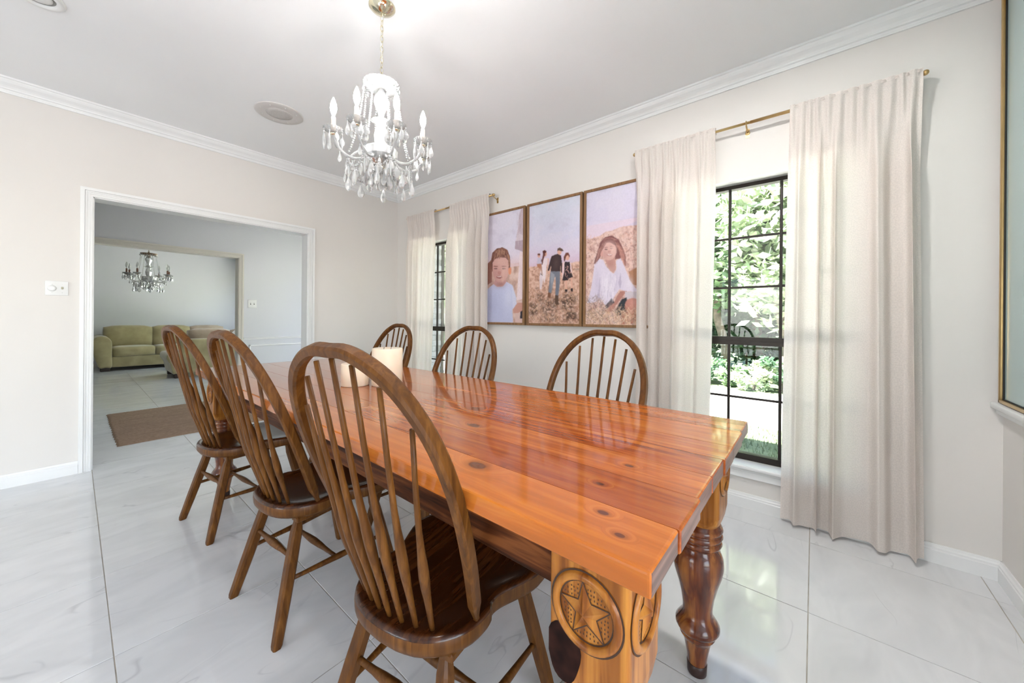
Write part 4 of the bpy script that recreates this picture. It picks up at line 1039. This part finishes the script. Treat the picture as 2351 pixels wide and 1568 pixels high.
p.glow((150, 985), 55, 80, S(176, 126, 122), 0.45); p.glow((235, 945), 40, 70, S(226, 186, 174), 0.5); p.glow((195, 870), 60, 30, S(220, 180, 170), 0.4); p.glow((190, 1075), 60, 30, S(150, 104, 100), 0.6); p.glow((183, 985), 22, 12, S(170, 118, 112), 0.4)
p.glow((130, 1250), 60, 160, S(166, 168, 202), 0.5); p.glow((270, 1180), 50, 110, S(214, 214, 232), 0.5); p.glow((200, 1330), 40, 90, S(176, 178, 210), 0.4)
p.strands([(360, 420), (352, 560), (340, 740)], [S(214, 200, 208), S(170, 150, 162)], 60, 152, 30); p.strands([(372, 800), (365, 1000), (355, 1200)], [S(236, 222, 224), S(206, 180, 184)], 60, 153, 24)
p.shade(0.05, 6); picture(2.612, p.img, 'left framed photo: smiling boy in a pale blue shirt')
# right: girl in a white blouse seated in dry grass
def c3(x, y): u = (x-972)/448.0*0.787; t = 250-110*(x-972)/446.0; return (u, (y-t)/(1430-t))
p = Print(c3); sky(p, S(216, 210, 228), S(212, 204, 224), S(222, 206, 220), 0.36, 61); field(p, 0.335, 71, S(226, 198, 190), S(204, 166, 156), S(160, 122, 114), f=(22, 40))
sl = (gv > 0.30+0.02*smooth_noise(8, 2, 9, 2)+0.10*(0.45-gu)).astype(float); field(p, 0.30, 73, S(226, 198, 190), S(206, 168, 158), S(162, 124, 116), f=(30, 60))
p.mixc((1-sl)*(gv > 0.25), S(222, 204, 218))
tufts(p, (0, 1, 0.34, 0.9), 900, 8, [S(230, 200, 182), S(150, 110, 100), S(214, 166, 150)], (0.01, 0.035))
p.poly([(1360, 950), (1440, 900), (1520, 930), (1520, 1100), (1370, 1060)], S(176, 128, 98))
p.poly([(1050, 900), (1075, 790), (1105, 690), (1150, 640), (1210, 626), (1270, 660), (1310, 740), (1335, 830), (1332, 900), (1300, 830), (1200, 850), (1120, 800), (1090, 850)], S(128, 84, 82))
p.poly([(1150, 800), (1240, 800), (1245, 880), (1250, 930), (1225, 968), (1195, 940), (1155, 860)], S(196, 150, 140))
p.poly([(1100, 840), (1135, 845), (1160, 900), (1200, 950), (1230, 970), (1252, 930), (1250, 850), (1290, 830), (1330, 920), (1370, 1030), (1425, 1110), (1436, 1130), (1330, 1125), (1280, 1110), (1230, 1190), (1200, 1262), (1150, 1250), (1110, 1190), (1060, 1230), (985, 1240), (1020, 1120), (1040, 1000), (1052, 890)], S(216, 206, 222))
p.poly([(1105, 1000), (1120, 1190), (1070, 1230), (1090, 1120)], S(190, 178, 200)); p.poly([(1290, 960), (1300, 1060), (1285, 1110), (1270, 1050)], S(188, 176, 198)); p.poly([(1200, 960), (1214, 1000), (1210, 1180), (1200, 1180)], S(198, 188, 206))
p.ell((1184, 758), 70, 92, S(214, 172, 164)); p.poly([(1105, 770), (1110, 700), (1150, 660), (1195, 652), (1240, 675), (1262, 730), (1262, 760), (1240, 715), (1200, 690), (1160, 695), (1130, 730), (1118, 790)], S(134, 90, 88)); p.ell((1120, 790), 12, 26, S(212, 160, 150))
for ex, ey in ((1160, 752), (1212, 742)): p.ell((ex, ey), 15, 5, S(112, 84, 84)); p.ell((ex, ey-18), 19, 4, S(156, 114, 108))
p.ell((1190, 772), 14, 11, S(196, 146, 138)); p.ell((1192, 802), 27, 9, S(176, 110, 106)); p.ell((1192, 800), 21, 4.5, S(240, 226, 222)); p.ell((1225, 770), 18, 50, S(228, 192, 184), 0.35)
p.poly([(1290, 1125), (1345, 1125), (1290, 1200), (1230, 1290), (1190, 1330), (1150, 1310), (1180, 1280), (1230, 1240), (1260, 1170)], S(176, 124, 112)); p.poly([(1215, 1190), (1240, 1230), (1170, 1290), (1155, 1260)], S(54, 60, 68)); p.poly([(1330, 1130), (1440, 1130), (1500, 1180), (1500, 1240), (1400, 1190), (1330, 1200)], S(200, 190, 198)); p.poly([(1300, 1200), (1345, 1180), (1340, 1330), (1260, 1350), (1240, 1310)], S(56, 60, 66))
p.ell((1395, 1255), 66, 68, S(190, 132, 120)); p.poly([(1300, 1300), (1440, 1330), (1500, 1400), (1300, 1430)], S(170, 112, 98))
tufts(p, (0, 1, 0.90, 1.03), 900, 9, [S(228, 196, 166), S(196, 152, 122), S(110, 84, 74), S(236, 210, 186)], (0.02, 0.06)); tufts(p, (0, 0.32, 0.80, 0.95), 160, 10, [S(110, 92, 88), S(180, 150, 130)], (0.02, 0.05))
p.strands([(1150, 690), (1100, 770), (1062, 890)], [S(156, 110, 104), S(98, 60, 62), S(186, 140, 130)], 110, 160, 22); p.strands([(1250, 680), (1300, 770), (1325, 890)], [S(176, 126, 116), S(104, 64, 64), S(206, 150, 136)], 110, 161, 22); p.strands([(1130, 680), (1190, 645), (1255, 670)], [S(170, 122, 116), S(110, 70, 70)], 70, 162, 18)
p.glow((1150, 800), 34, 60, S(186, 138, 132), 0.5); p.glow((1222, 745), 34, 50, S(232, 198, 188), 0.5); p.glow((1180, 700), 50, 26, S(226, 188, 180), 0.4); p.glow((1200, 880), 40, 40, S(166, 116, 110), 0.5)
p.glow((1080, 1050), 36, 150, S(196, 184, 206), 0.6); p.glow((1180, 1080), 60, 130, S(230, 222, 234), 0.5); p.glow((1250, 1040), 24, 110, S(188, 176, 198), 0.5); p.glow((1360, 1060), 40, 70, S(232, 224, 234), 0.5)
for q in range(5): p.strands([(1130+30*q, 960), (1125+28*q, 1100), (1115+28*q, 1230)], [S(198, 186, 206), S(236, 228, 238)], 26, 170+q, 14)
p.glow((1400, 1230), 40, 50, S(214, 160, 146), 0.6); p.glow((1210, 1270), 40, 50, S(200, 150, 136), 0.4)
p.shade(0.05, 7); picture(1.444, p.img, 'right framed photo: girl in a white blouse seated in dry grass')

# ------------------------------------------------------------------ switch plates
def plate_base(name, x0, x1, z0, z1, y, label):
    o = tag(empty(name, ((x0+x1)/2, y, z0)), label, 'switch plate')
    under(o, MB().rbox(x0, x1, y-0.007, y-0.0005, z0, z1, 0.003, 2), 'plate', m_plastic); return o
sw = plate_base('switch_plate', -0.129, -0.024, 1.300, 1.402, YA, 'white wall plate with round dimmer knob and toggle left of the doorway')
under(sw, MB().lathe([(0.021, 0), (0.021, 0.010), (0.018, 0.016), (0.010, 0.017)], 24, T=Matrix.Translation((-0.098, YA-0.006, 1.350)) @ Matrix.Rotation(PI/2, 4, 'X')), 'dimmer_knob', m_plastic)
under(sw, MB().cbox(-0.057, -0.047, YA-0.017, YA-0.006, 1.345, 1.362, 0.002), 'toggle', m_toggle)
for (a, b) in ((-0.098, 1.378), (-0.098, 1.322), (-0.052, 1.382), (-0.052, 1.320)): under(sw, MB().sphere((a, YA-0.0068, b), 0.0028, 8, 4), 'screw', m_plastic)
sw2 = plate_base('switch_plate', 1.722, 1.836, 1.286, 1.412, YC, 'white double toggle plate on the hall wall through the doorway')
for x in (1.756, 1.802):
    under(sw2, MB().box(x-0.005, x+0.005, YC-0.0085, YC-0.0065, 1.335, 1.363), 'slot', m_black)
    under(sw2, MB().cbox(x-0.004, x+0.004, YC-0.018, YC-0.008, 1.348, 1.360, 0.001), 'toggle', m_plastic)

# ------------------------------------------------------------------ ceiling speaker and recessed light
M = Mat('speaker_mesh'); M.set(Roughness=0.7); vz = M.node('ShaderNodeTexVoronoi'); vz.inputs['Scale'].default_value = 260; M.link(M.coords(), vz.inputs['Vector'])
M.color(M.ramp(vz.outputs['Distance'], [(0.2, (0.42, 0.40, 0.38)), (0.5, (0.60, 0.57, 0.55))])); m_mesh = M.m
spk = tag(empty('ceiling_speaker', (1.006, 3.185, ZC)), 'round white speaker set flush in the ceiling', 'speaker')
m_spk = plain('speaker_rim', (0.66, 0.63, 0.61), 0.5, var=0.02)
MB().lathe([(0.088, -0.006), (0.120, -0.008), (0.155, -0.007), (0.161, -0.003), (0.161, 0.0)], 48, cap=False).obj('rim', m_spk, spk)
MB().lathe([(0.002, -0.009), (0.05, -0.0085), (0.089, -0.006), (0.089, 0)], 40).obj('grille', m_mesh, spk)
for k in range(8):
    a = 2*PI*k/8; MB().sphere((0.125*math.cos(a), 0.125*math.sin(a), -0.0075), 0.004, 8, 4).obj('screw', m_plastic, spk)
def recessed(loc, label, watts):
    can = empty('recessed_light', loc)
    if watts: can['kind'] = 'structure'
    else: tag(can, label, 'ceiling light')
    MB().lathe([(0.060, -0.002), (0.066, -0.012), (0.085, -0.010), (0.092, -0.003), (0.092, 0.0)], 40, cap=False).obj('trim_ring', m_plastic, can)
    MB().lathe([(0.030, 0.004), (0.060, -0.002)], 36, cap=False).obj('baffle', m_baffle, can)
    MB().lathe([(0.002, -0.016), (0.030, -0.014), (0.050, -0.004), (0.050, 0.003)], 32).obj('lamp_lens', m_plastic, can)
    if watts:
        l_ = light('fill_lamp', 'AREA', (0, 0, -0.02), watts, (1.0, 0.985, 0.96), rot=(0, 0, 0), size=0.10); l_.data.shape = 'DISK'; l_.parent = can  # fill lamp, only in the added unseen fixtures
m_baffle = plain('grey_baffle', (0.30, 0.30, 0.28), 0.5)
recessed((-0.122, 2.945, ZC), 'white recessed ceiling light at the upper left corner', 0)
# fill lights added to brighten the near floor, above the photographer, unseen
recessed((1.55, 0.25, ZC), 'added fill light recessed above the right end of the table, out of view', 12)
recessed((0.30, 0.35, ZC), 'added fill light recessed above the photographer, out of view', 4)

# ------------------------------------------------------------------ jute rug
M = Mat('jute'); M.set(Roughness=0.95); c_ = M.coords('Object', (14, 150, 14)); c2_ = M.coords('Object', (3, 30, 3))
M.color(M.mix(M.ramp(M.noise(c2_, 1, 3), [(0.35, (0, 0, 0)), (0.65, (0.7, 0.7, 0.7))]), M.ramp(M.noise(c_, 3, 4), [(0.3, (0.24, 0.155, 0.10)), (0.5, (0.40, 0.27, 0.18)), (0.7, (0.56, 0.40, 0.28))]), (0.30, 0.20, 0.14)))
M.bump(M.noise(c_, 6, 4), 0.6, 0.004); m_jute = M.m
rx0, rx1, ry0, ry1 = 0.250, 1.42, 4.716, 6.310; rows = 46; nxr = 110
vs = []; fs = []; sub = 4; nyr = rows*sub+1
for j in range(nyr):
    y = ry0+(ry1-ry0)*j/(nyr-1); ridge = abs(math.sin(PI*j/sub)); rw = j//sub
    for i in range(nxr):
        t = i/(nxr-1); wob = 0.004*math.sin(rw*2.1)+0.002*math.sin(rw*0.37); e = 0.004*math.sin(i*1.9+(rw % 2)*PI)
        x = rx0+wob+(rx1-rx0)*t; z = 0.004+ridge*0.0065*(0.75+0.25*math.sin(i*2.4+rw*1.3)) if 0 < i < nxr-1 and 0 < j < nyr-1 else 0.0005
        vs.append((x, y+e*0.4+0.004*math.sin(t*5+rw*0.1), z))
fs = [(j*nxr+i, j*nxr+i+1, (j+1)*nxr+i+1, (j+1)*nxr+i) for j in range(nyr-1) for i in range(nxr-1)]
rug = tag(MB().add(vs, fs, 0, True).obj('jute_rug', m_jute), 'brown braided jute rug on the tiles beyond the doorway', 'rug')

# ------------------------------------------------------------------ sofas
M = Mat('olive_microfiber'); M.set(Roughness=0.9); M.b.inputs['Sheen Weight'].default_value = 0.5
M.color(M.ramp(M.noise(M.coords(), 5, 4), [(0.3, (0.30, 0.25, 0.125)), (0.7, (0.43, 0.365, 0.20))])); M.bump(M.noise(M.coords(), 60, 3), 0.15, 0.003); m_sofa = M.m
M = Mat('taupe_microfiber'); M.set(Roughness=0.9); M.b.inputs['Sheen Weight'].default_value = 0.4
M.color(M.ramp(M.noise(M.coords(), 5, 4), [(0.3, (0.30, 0.225, 0.165)), (0.7, (0.43, 0.335, 0.25))])); m_sofa2 = M.m
m_foot = plain('dark_sofa_foot', (0.03, 0.015, 0.01), 0.5)
def cushion(root, name, x0, x1, y0, y1, z0, z1, mat, puff=0.02):
    bm = bmesh.new(); bmesh.ops.create_cube(bm, size=1); bmesh.ops.subdivide_edges(bm, edges=bm.edges[:], cuts=5, use_grid_fill=True)
    for v in bm.verts:
        c = v.co.copy(); k = (1-(2*c.x)**4)*(1-(2*c.z)**4); k2 = (1-(2*c.x)**4)*(1-(2*c.y)**4)
        rr = 0.5-max(0, (abs(c.x)-0.30))*0.10-max(0, abs(c.z)-0.30)*0.1
        c.y *= (1-0.12*((2*c.x)**6+(2*c.z)**6)/2); c.z *= (1-0.10*((2*c.x)**6+(2*c.y)**6)/2); c.x *= (1-0.05*((2*c.y)**6+(2*c.z)**6)/2)
        v.co = Vector(((x0+x1)/2+c.x*(x1-x0), (y0+y1)/2+c.y*(y1-y0)+math.copysign(puff*max(0, k), c.y), (z0+z1)/2+c.z*(z1-z0)+math.copysign(puff*max(0, k2), c.z)))
    return under(root, MB().bm(bm, 0, True), name, mat)
def arm_prism(root, poly, y0, y1, mat):
    mb = MB(); n = len(poly); q = spline(poly+[poly[0]], 40)[:-1]; n = len(q)
    rings = [(y0+0.03, 0.86), (y0+0.008, 0.96), (y0, 1.0), (y1, 1.0)]
    rings = [(y0, 0.90), (y0+0.012, 0.975), (y0+0.035, 1.0), (y1-0.03, 1.0), (y1, 0.93)]
    cx = sum(p_[0] for p_ in q)/n; cz = sum(p_[1] for p_ in q)/n; vs = []
    for (y, s) in rings:
        for (x, z) in q: vs.append((cx+(x-cx)*s, y, cz+(z-cz)*s))
    fs = [(i*n+k, i*n+(k+1) % n, (i+1)*n+(k+1) % n, (i+1)*n+k) for i in range(len(rings)-1) for k in range(n)]+[tuple(reversed(range(n))), tuple(range((len(rings)-1)*n, len(rings)*n))]
    mb.add(vs, fs, 0, True)
    o = under(root, mb, 'armrest', mat)
    bm = bmesh.new(); bm.from_mesh(o.data); bmesh.ops.recalc_face_normals(bm, faces=bm.faces); bm.to_mesh(o.data); bm.free(); return o
sofa = tag(empty('sofa', (1.45, 11.5, 0)), 'olive green three-seat sofa against the far living room wall', 'sofa')
under(sofa, MB().rbox(0.50, 2.45, 11.06, 12.0, 0.075, 0.295, 0.02, 2), 'base', m_sofa)
under(sofa, MB().rbox(0.40, 2.55, 11.75, 12.05, 0.09, 0.72, 0.06, 3), 'backrest_frame', m_sofa)
pa = [(.243, .60), (.262, .675), (.32, .718), (.385, .722), (.445, .700), (.490, .640), (.508, .560), (.508, .30), (.508, .085), (.42, .078), (.335, .085), (.275, .28), (.245, .47)]
arm_prism(sofa, pa, 11.0, 11.98, m_sofa); arm_prism(sofa, [(2.95-x, z) for x, z in pa], 11.0, 11.98, m_sofa)
for k in range(3):
    a = 0.512+k*0.643; cushion(sofa, 'seat_cushion', a, a+0.640, 11.04, 11.75, 0.290, 0.485, m_sofa, 0.012)
    cushion(sofa, 'back_cushion', a-(0.11 if k == 0 else 0.01), a+0.640, 11.52, 11.82, 0.47, 0.90-(0.0 if k < 2 else 0.01), m_sofa if k < 2 else m_sofa2, 0.03)
for x in (0.42, 2.5):
    for y in (11.12, 11.9): under(sofa, MB().cbox(x-0.07, x+0.07, y-0.05, y+0.05, 0, 0.08, 0.008), 'foot', m_foot)
lv = tag(empty('loveseat', (1.8, 9.35, 0)), 'olive loveseat turned back-on with brown cushions, behind the dining chairs', 'sofa')
under(lv, MB().rbox(1.20, 2.62, 8.98, 9.85, 0.085, 0.32, 0.025, 2), 'base', m_sofa)
under(lv, MB().rbox(1.26, 2.62, 8.96, 9.20, 0.085, 0.715, 0.05, 3), 'backrest_frame', m_sofa)
arm_prism(lv, [(1.075, .37), (1.085, .435), (1.13, .462), (1.20, .465), (1.27, .46), (1.30, .40), (1.30, .09), (1.21, .085), (1.165, .09), (1.125, .27), (1.105, .30)], 8.97, 9.82, m_sofa)
cushion(lv, 'back_cushion', 1.40, 2.05, 9.16, 9.40, 0.47, 0.875, m_sofa2, 0.03); cushion(lv, 'back_cushion', 2.06, 2.60, 9.16, 9.40, 0.47, 0.865, m_sofa2, 0.03)
for k in range(2): cushion(lv, 'seat_cushion', 1.31+0.65*k, 1.95+0.65*k, 9.35, 9.86, 0.31, 0.47, m_sofa2, 0.012)
for x in (1.235, 2.55):
    for y in (9.03, 9.8): under(lv, MB().cbox(x-0.05, x+0.05, y-0.045, y+0.045, 0, 0.088, 0.008), 'foot', m_foot)
mb = MB(); rn = np.random.RandomState(4)
g = [(2.00+0.035*i, 9.05+0.05*j, 0.722+0.15*max(0, 1-abs((i-4)/5.0))*max(0.25, 1-abs(j-2)/4)+0.012*rn.rand()) for j in range(6) for i in range(9)]
mb.add(g, [(j*9+i, j*9+i+1, (j+1)*9+i+1, (j+1)*9+i) for j in range(5) for i in range(8)], 0, False)
th = mb.obj('folded_cloth', plain('white_cloth', (0.8, 0.8, 0.8), 0.8)); tag(th, 'crumpled white cloth lying on the loveseat back', 'cloth')

# ------------------------------------------------------------------ outdoors
GZ = -0.22
m_grass = Mat('lawn'); m_grass.set(Roughness=0.9); m_grass.color(m_grass.ramp(m_grass.noise(m_grass.coords(), 6, 5), [(0.3, (0.08, 0.115, 0.05)), (0.7, (0.16, 0.20, 0.10))])); m_grass = m_grass.m
m_conc = plain('driveway_concrete', (0.60, 0.58, 0.56), 0.9, var=0.08, scale=3)
lawn = struct(MB().box(XB+WT, 40, -25, YA+0.0, GZ-0.2, GZ).obj('ground_lawn', m_grass))
lawn2 = struct(MB().box(XH+WT+0.05, 40, YA, 34, GZ-0.2, GZ).obj('ground_lawn_front', m_grass))
drive = struct(MB().prism([(5.2, -25), (7.4, -25), (8.2, 2.2), (9.5, 30), (6.9, 30), (5.7, 2.0)], GZ, GZ+0.012).obj('driveway', m_conc))
# grass blades
gb = MB(); rg = random.Random(5)
vs = []; fs = []
for k in range(9000):
    x = rg.uniform(2.95, 5.6); y = rg.uniform(-0.6, 2.2) if k % 3 else rg.uniform(2.6, 6.5)
    if x < XH+0.2 and y > 3.9: continue
    h = rg.uniform(0.03, 0.07); a = rg.uniform(0, PI); dx, dy = 0.004*math.cos(a), 0.004*math.sin(a); b = len(vs)
    vs += [(x-dx, y-dy, GZ), (x+dx, y+dy, GZ), (x+rg.uniform(-.02, .02), y+rg.uniform(-.02, .02), GZ+h)]; fs.append((b, b+1, b+2))
gb.add(vs, fs); go = gb.obj('lawn_blades', m_grass); go['kind'] = 'stuff'; go['label'] = 'green lawn grass outside the window'; go['category'] = 'grass'

def leaf_mat(name, a, b, tr=0.35):
    M = Mat(name); M.n.remove(M.b); oi = M.node('ShaderNodeObjectInfo')
    c = M.ramp(M.noise(M.coords('Object'), 3.0, 1), [(0.3, a), (0.7, b)])
    df = M.node('ShaderNodeBsdfDiffuse'); tl = M.node('ShaderNodeBsdfTranslucent'); gl = M.node('ShaderNodeBsdfGlossy'); gl.inputs['Roughness'].default_value = 0.35
    M.link(c, df.inputs[0]); M.link(c, tl.inputs[0]); m1 = M.node('ShaderNodeMixShader'); m1.inputs[0].default_value = tr
    M.link(df.outputs[0], m1.inputs[1]); M.link(tl.outputs[0], m1.inputs[2]); m2 = M.node('ShaderNodeMixShader'); m2.inputs[0].default_value = 0.08
    M.link(m1.outputs[0], m2.inputs[1]); M.link(gl.outputs[0], m2.inputs[2]); M.link(m2.outputs[0], M.out.inputs['Surface']); return M.m
m_leaf = [leaf_mat('leaf_bright', (0.14, 0.27, 0.12), (0.38, 0.49, 0.29)), leaf_mat('leaf_deep', (0.06, 0.15, 0.08), (0.20, 0.33, 0.19)), leaf_mat('leaf_pale', (0.30, 0.39, 0.23), (0.56, 0.62, 0.43))]
m_bark = plain('bark', (0.20, 0.16, 0.13), 0.9, var=0.3, scale=12)
def leaves(c, rad, n, size, seed, flat=1.0):
    rn = np.random.RandomState(seed); mb = MB(); vs = []; fs = []
    nb = max(6, n//70); bc = rn.normal(size=(nb, 3)); bc /= np.linalg.norm(bc, axis=1)[:, None]; bc *= (0.45+0.5*rn.rand(nb))[:, None]
    for k in range(n):
        p = bc[rn.randint(nb)]*rad+rn.normal(size=3)*np.array(rad)*0.13+np.array(c); d = rn.normal(size=3); d[2] *= 0.6; d /= np.linalg.norm(d); e = np.cross(d, rn.normal(size=3)); e /= np.linalg.norm(e)
        s = size*rn.uniform(0.6, 1.3); b = len(vs)
        vs += [tuple(p-d*s), tuple(p+e*s*0.45), tuple(p+d*s), tuple(p-e*s*0.45)]; fs.append((b, b+1, b+2, b+3))
    return mb.add(vs, fs)
def tree(x, y, h, rad, n, mi, seed, label, size=0.13, trunk=0.10):
    t = tag(empty('tree', (x, y, GZ)), label, 'tree', 'trees beyond the driveway'); rn = random.Random(seed)
    c = (x, y, GZ+h-rad[2]*0.95)
    pts = [(x+0.15*math.sin(k*1.3+seed), y+0.12*math.cos(k*1.7+seed), GZ-0.02+(h-rad[2]*0.6)*k/6) for k in range(7)]
    under(t, MB().tube(pts, [trunk*(1.15-0.13*k) for k in range(7)], 9), 'trunk', m_bark)
    for q in range(5):
        a = q*1.3+seed; p0 = Vector(pts[3+q % 3]); p1 = p0+Vector((math.cos(a)*rad[0]*0.6, math.sin(a)*rad[1]*0.6, rad[2]*0.5)); under(t, MB().tube([p0, p0.lerp(p1, .5)+Vector((0, 0, .1)), p1], [trunk*.5, trunk*.35, trunk*.15], 6), 'branch', m_bark)
    under(t, leaves(c, rad, n, size, seed), 'foliage', m_leaf[mi]); return t
def shrub(x, y, r_, h, n, mi, seed, label):
    t = tag(empty('shrub', (x, y, GZ)), label, 'shrub', 'shrubs along the driveway')
    under(t, MB().tube([(x, y, GZ-0.02), (x+.03, y, GZ+h*0.5)], [0.03, 0.015], 6), 'stem', m_bark)
    under(t, leaves((x, y, GZ+h*0.52), (r_, r_, h*0.52), n, 0.055 if h < 2 else 0.11, seed), 'foliage', m_leaf[mi])
TREES = [(9.6, 0.55, 5.2, (1.5, 1.3, 1.9), 9000, 2, 1, 'pale sunlit tree at the left side of the wide window view'), (10.2, 1.75, 5.6, (1.4, 1.3, 2.0), 9000, 0, 2, 'bright leafy tree with a forked trunk in the middle of the wide window view'),
         (11.3, 1.1, 7.4, (1.8, 1.6, 2.4), 9000, 1, 3, 'tall dark green tree behind the forked tree, wide window view'), (9.8, 3.0, 5.4, (1.4, 1.3, 2.1), 4200, 0, 4, 'leafy tree behind the left curtain of the wide window'),
         (9.4, -0.9, 5.2, (1.4, 1.3, 2.1), 4200, 2, 5, 'pale leafy tree behind the right curtain of the wide window'), (13.0, 2.8, 8.5, (2.6, 2.4, 3.4), 9000, 1, 6, 'big dark tree farthest back outside the wide window'),
         (13.0, -0.6, 8.0, (2.4, 2.4, 3.2), 7000, 0, 7, 'big green tree farthest back at the right outside the wide window'),
         (8.6, 10.4, 5.6, (1.5, 1.5, 2.2), 4600, 0, 8, 'bright tree seen through the narrow window gap'), (9.8, 12.6, 7.0, (1.9, 1.9, 2.9), 4600, 1, 9, 'darker tree behind, seen through the narrow window gap'), (7.9, 8.4, 4.8, (1.2, 1.2, 1.8), 3600, 2, 10, 'pale small tree outside, hidden mostly by the narrow window curtain')]
for a in TREES: tree(*a)
sh = random.Random(9)
for k in range(12):
    y = -1.2+k*0.42; shrub(8.7+0.012*k+sh.uniform(-.2, .2), y, 0.42, 0.62+sh.uniform(-.1, .2), 900, k % 3, 40+k, 'low leafy shrub, number %s from the right in the hedge row across the driveway' % ['one', 'two', 'three', 'four', 'five', 'six', 'seven', 'eight', 'nine', 'ten', 'eleven', 'twelve'][k])
for k in range(9):
    y = -1.6+k*0.75; shrub(11.6+0.25*math.sin(k*2.3), y, 0.75, 2.6+0.4*math.sin(k*1.7), 1900, 1, 80+k, 'tall dark bush in the woods edge, %s from the right' % ['first', 'second', 'third', 'fourth', 'fifth', 'sixth', 'seventh', 'eighth', 'ninth'][k])
for k in range(5): shrub(8.3+0.35*k, 9.2+0.75*k, 0.5, 0.9, 900, k % 3, 60+k, 'low shrub outside the narrow window, %s from the house' % ['nearest', 'second', 'third', 'fourth', 'farthest'][k])

# white painted brick return of the entry wing outside the narrow window
m_brick = plain('white_painted_brick', (0.66, 0.64, 0.65), 0.8, var=0.06, scale=9)
bw = struct(MB().box(XB+WT+0.001, XH+WT, YA-0.075, YA-0.012, GZ, 3.0).obj('wall_exterior', plain('mortar', (0.40, 0.38, 0.37), 0.95)))
bme = MB().cbox(-0.097, 0.097, -0.012, 0.004, -0.0335, 0.0335, 0.003).mesh('brick', m_brick)
for j in range(40):
    z = GZ+0.04+j*0.0755
    for i in range(3):
        x = XB+WT+0.10+i*0.205+(0.10 if j % 2 else 0)
        if x+0.08 < XH+WT: inst('brick', bme, bw, (x, YA-0.076, z))

ds = tag(empty('downspout', (XH+WT+0.04, YA-0.05, GZ)), 'dark vertical downspout at the brick corner outside the narrow window', 'downspout')
MB().rbox(-0.025, 0.025, -0.03, 0.03, 0.02, 3.1, 0.006, 2).obj('pipe', m_bronze, ds)
for z in (0.6, 1.9): MB().cbox(-0.03, 0.03, -0.035, 0.035, z, z+0.03, 0.003).obj('strap', m_bronze, ds)
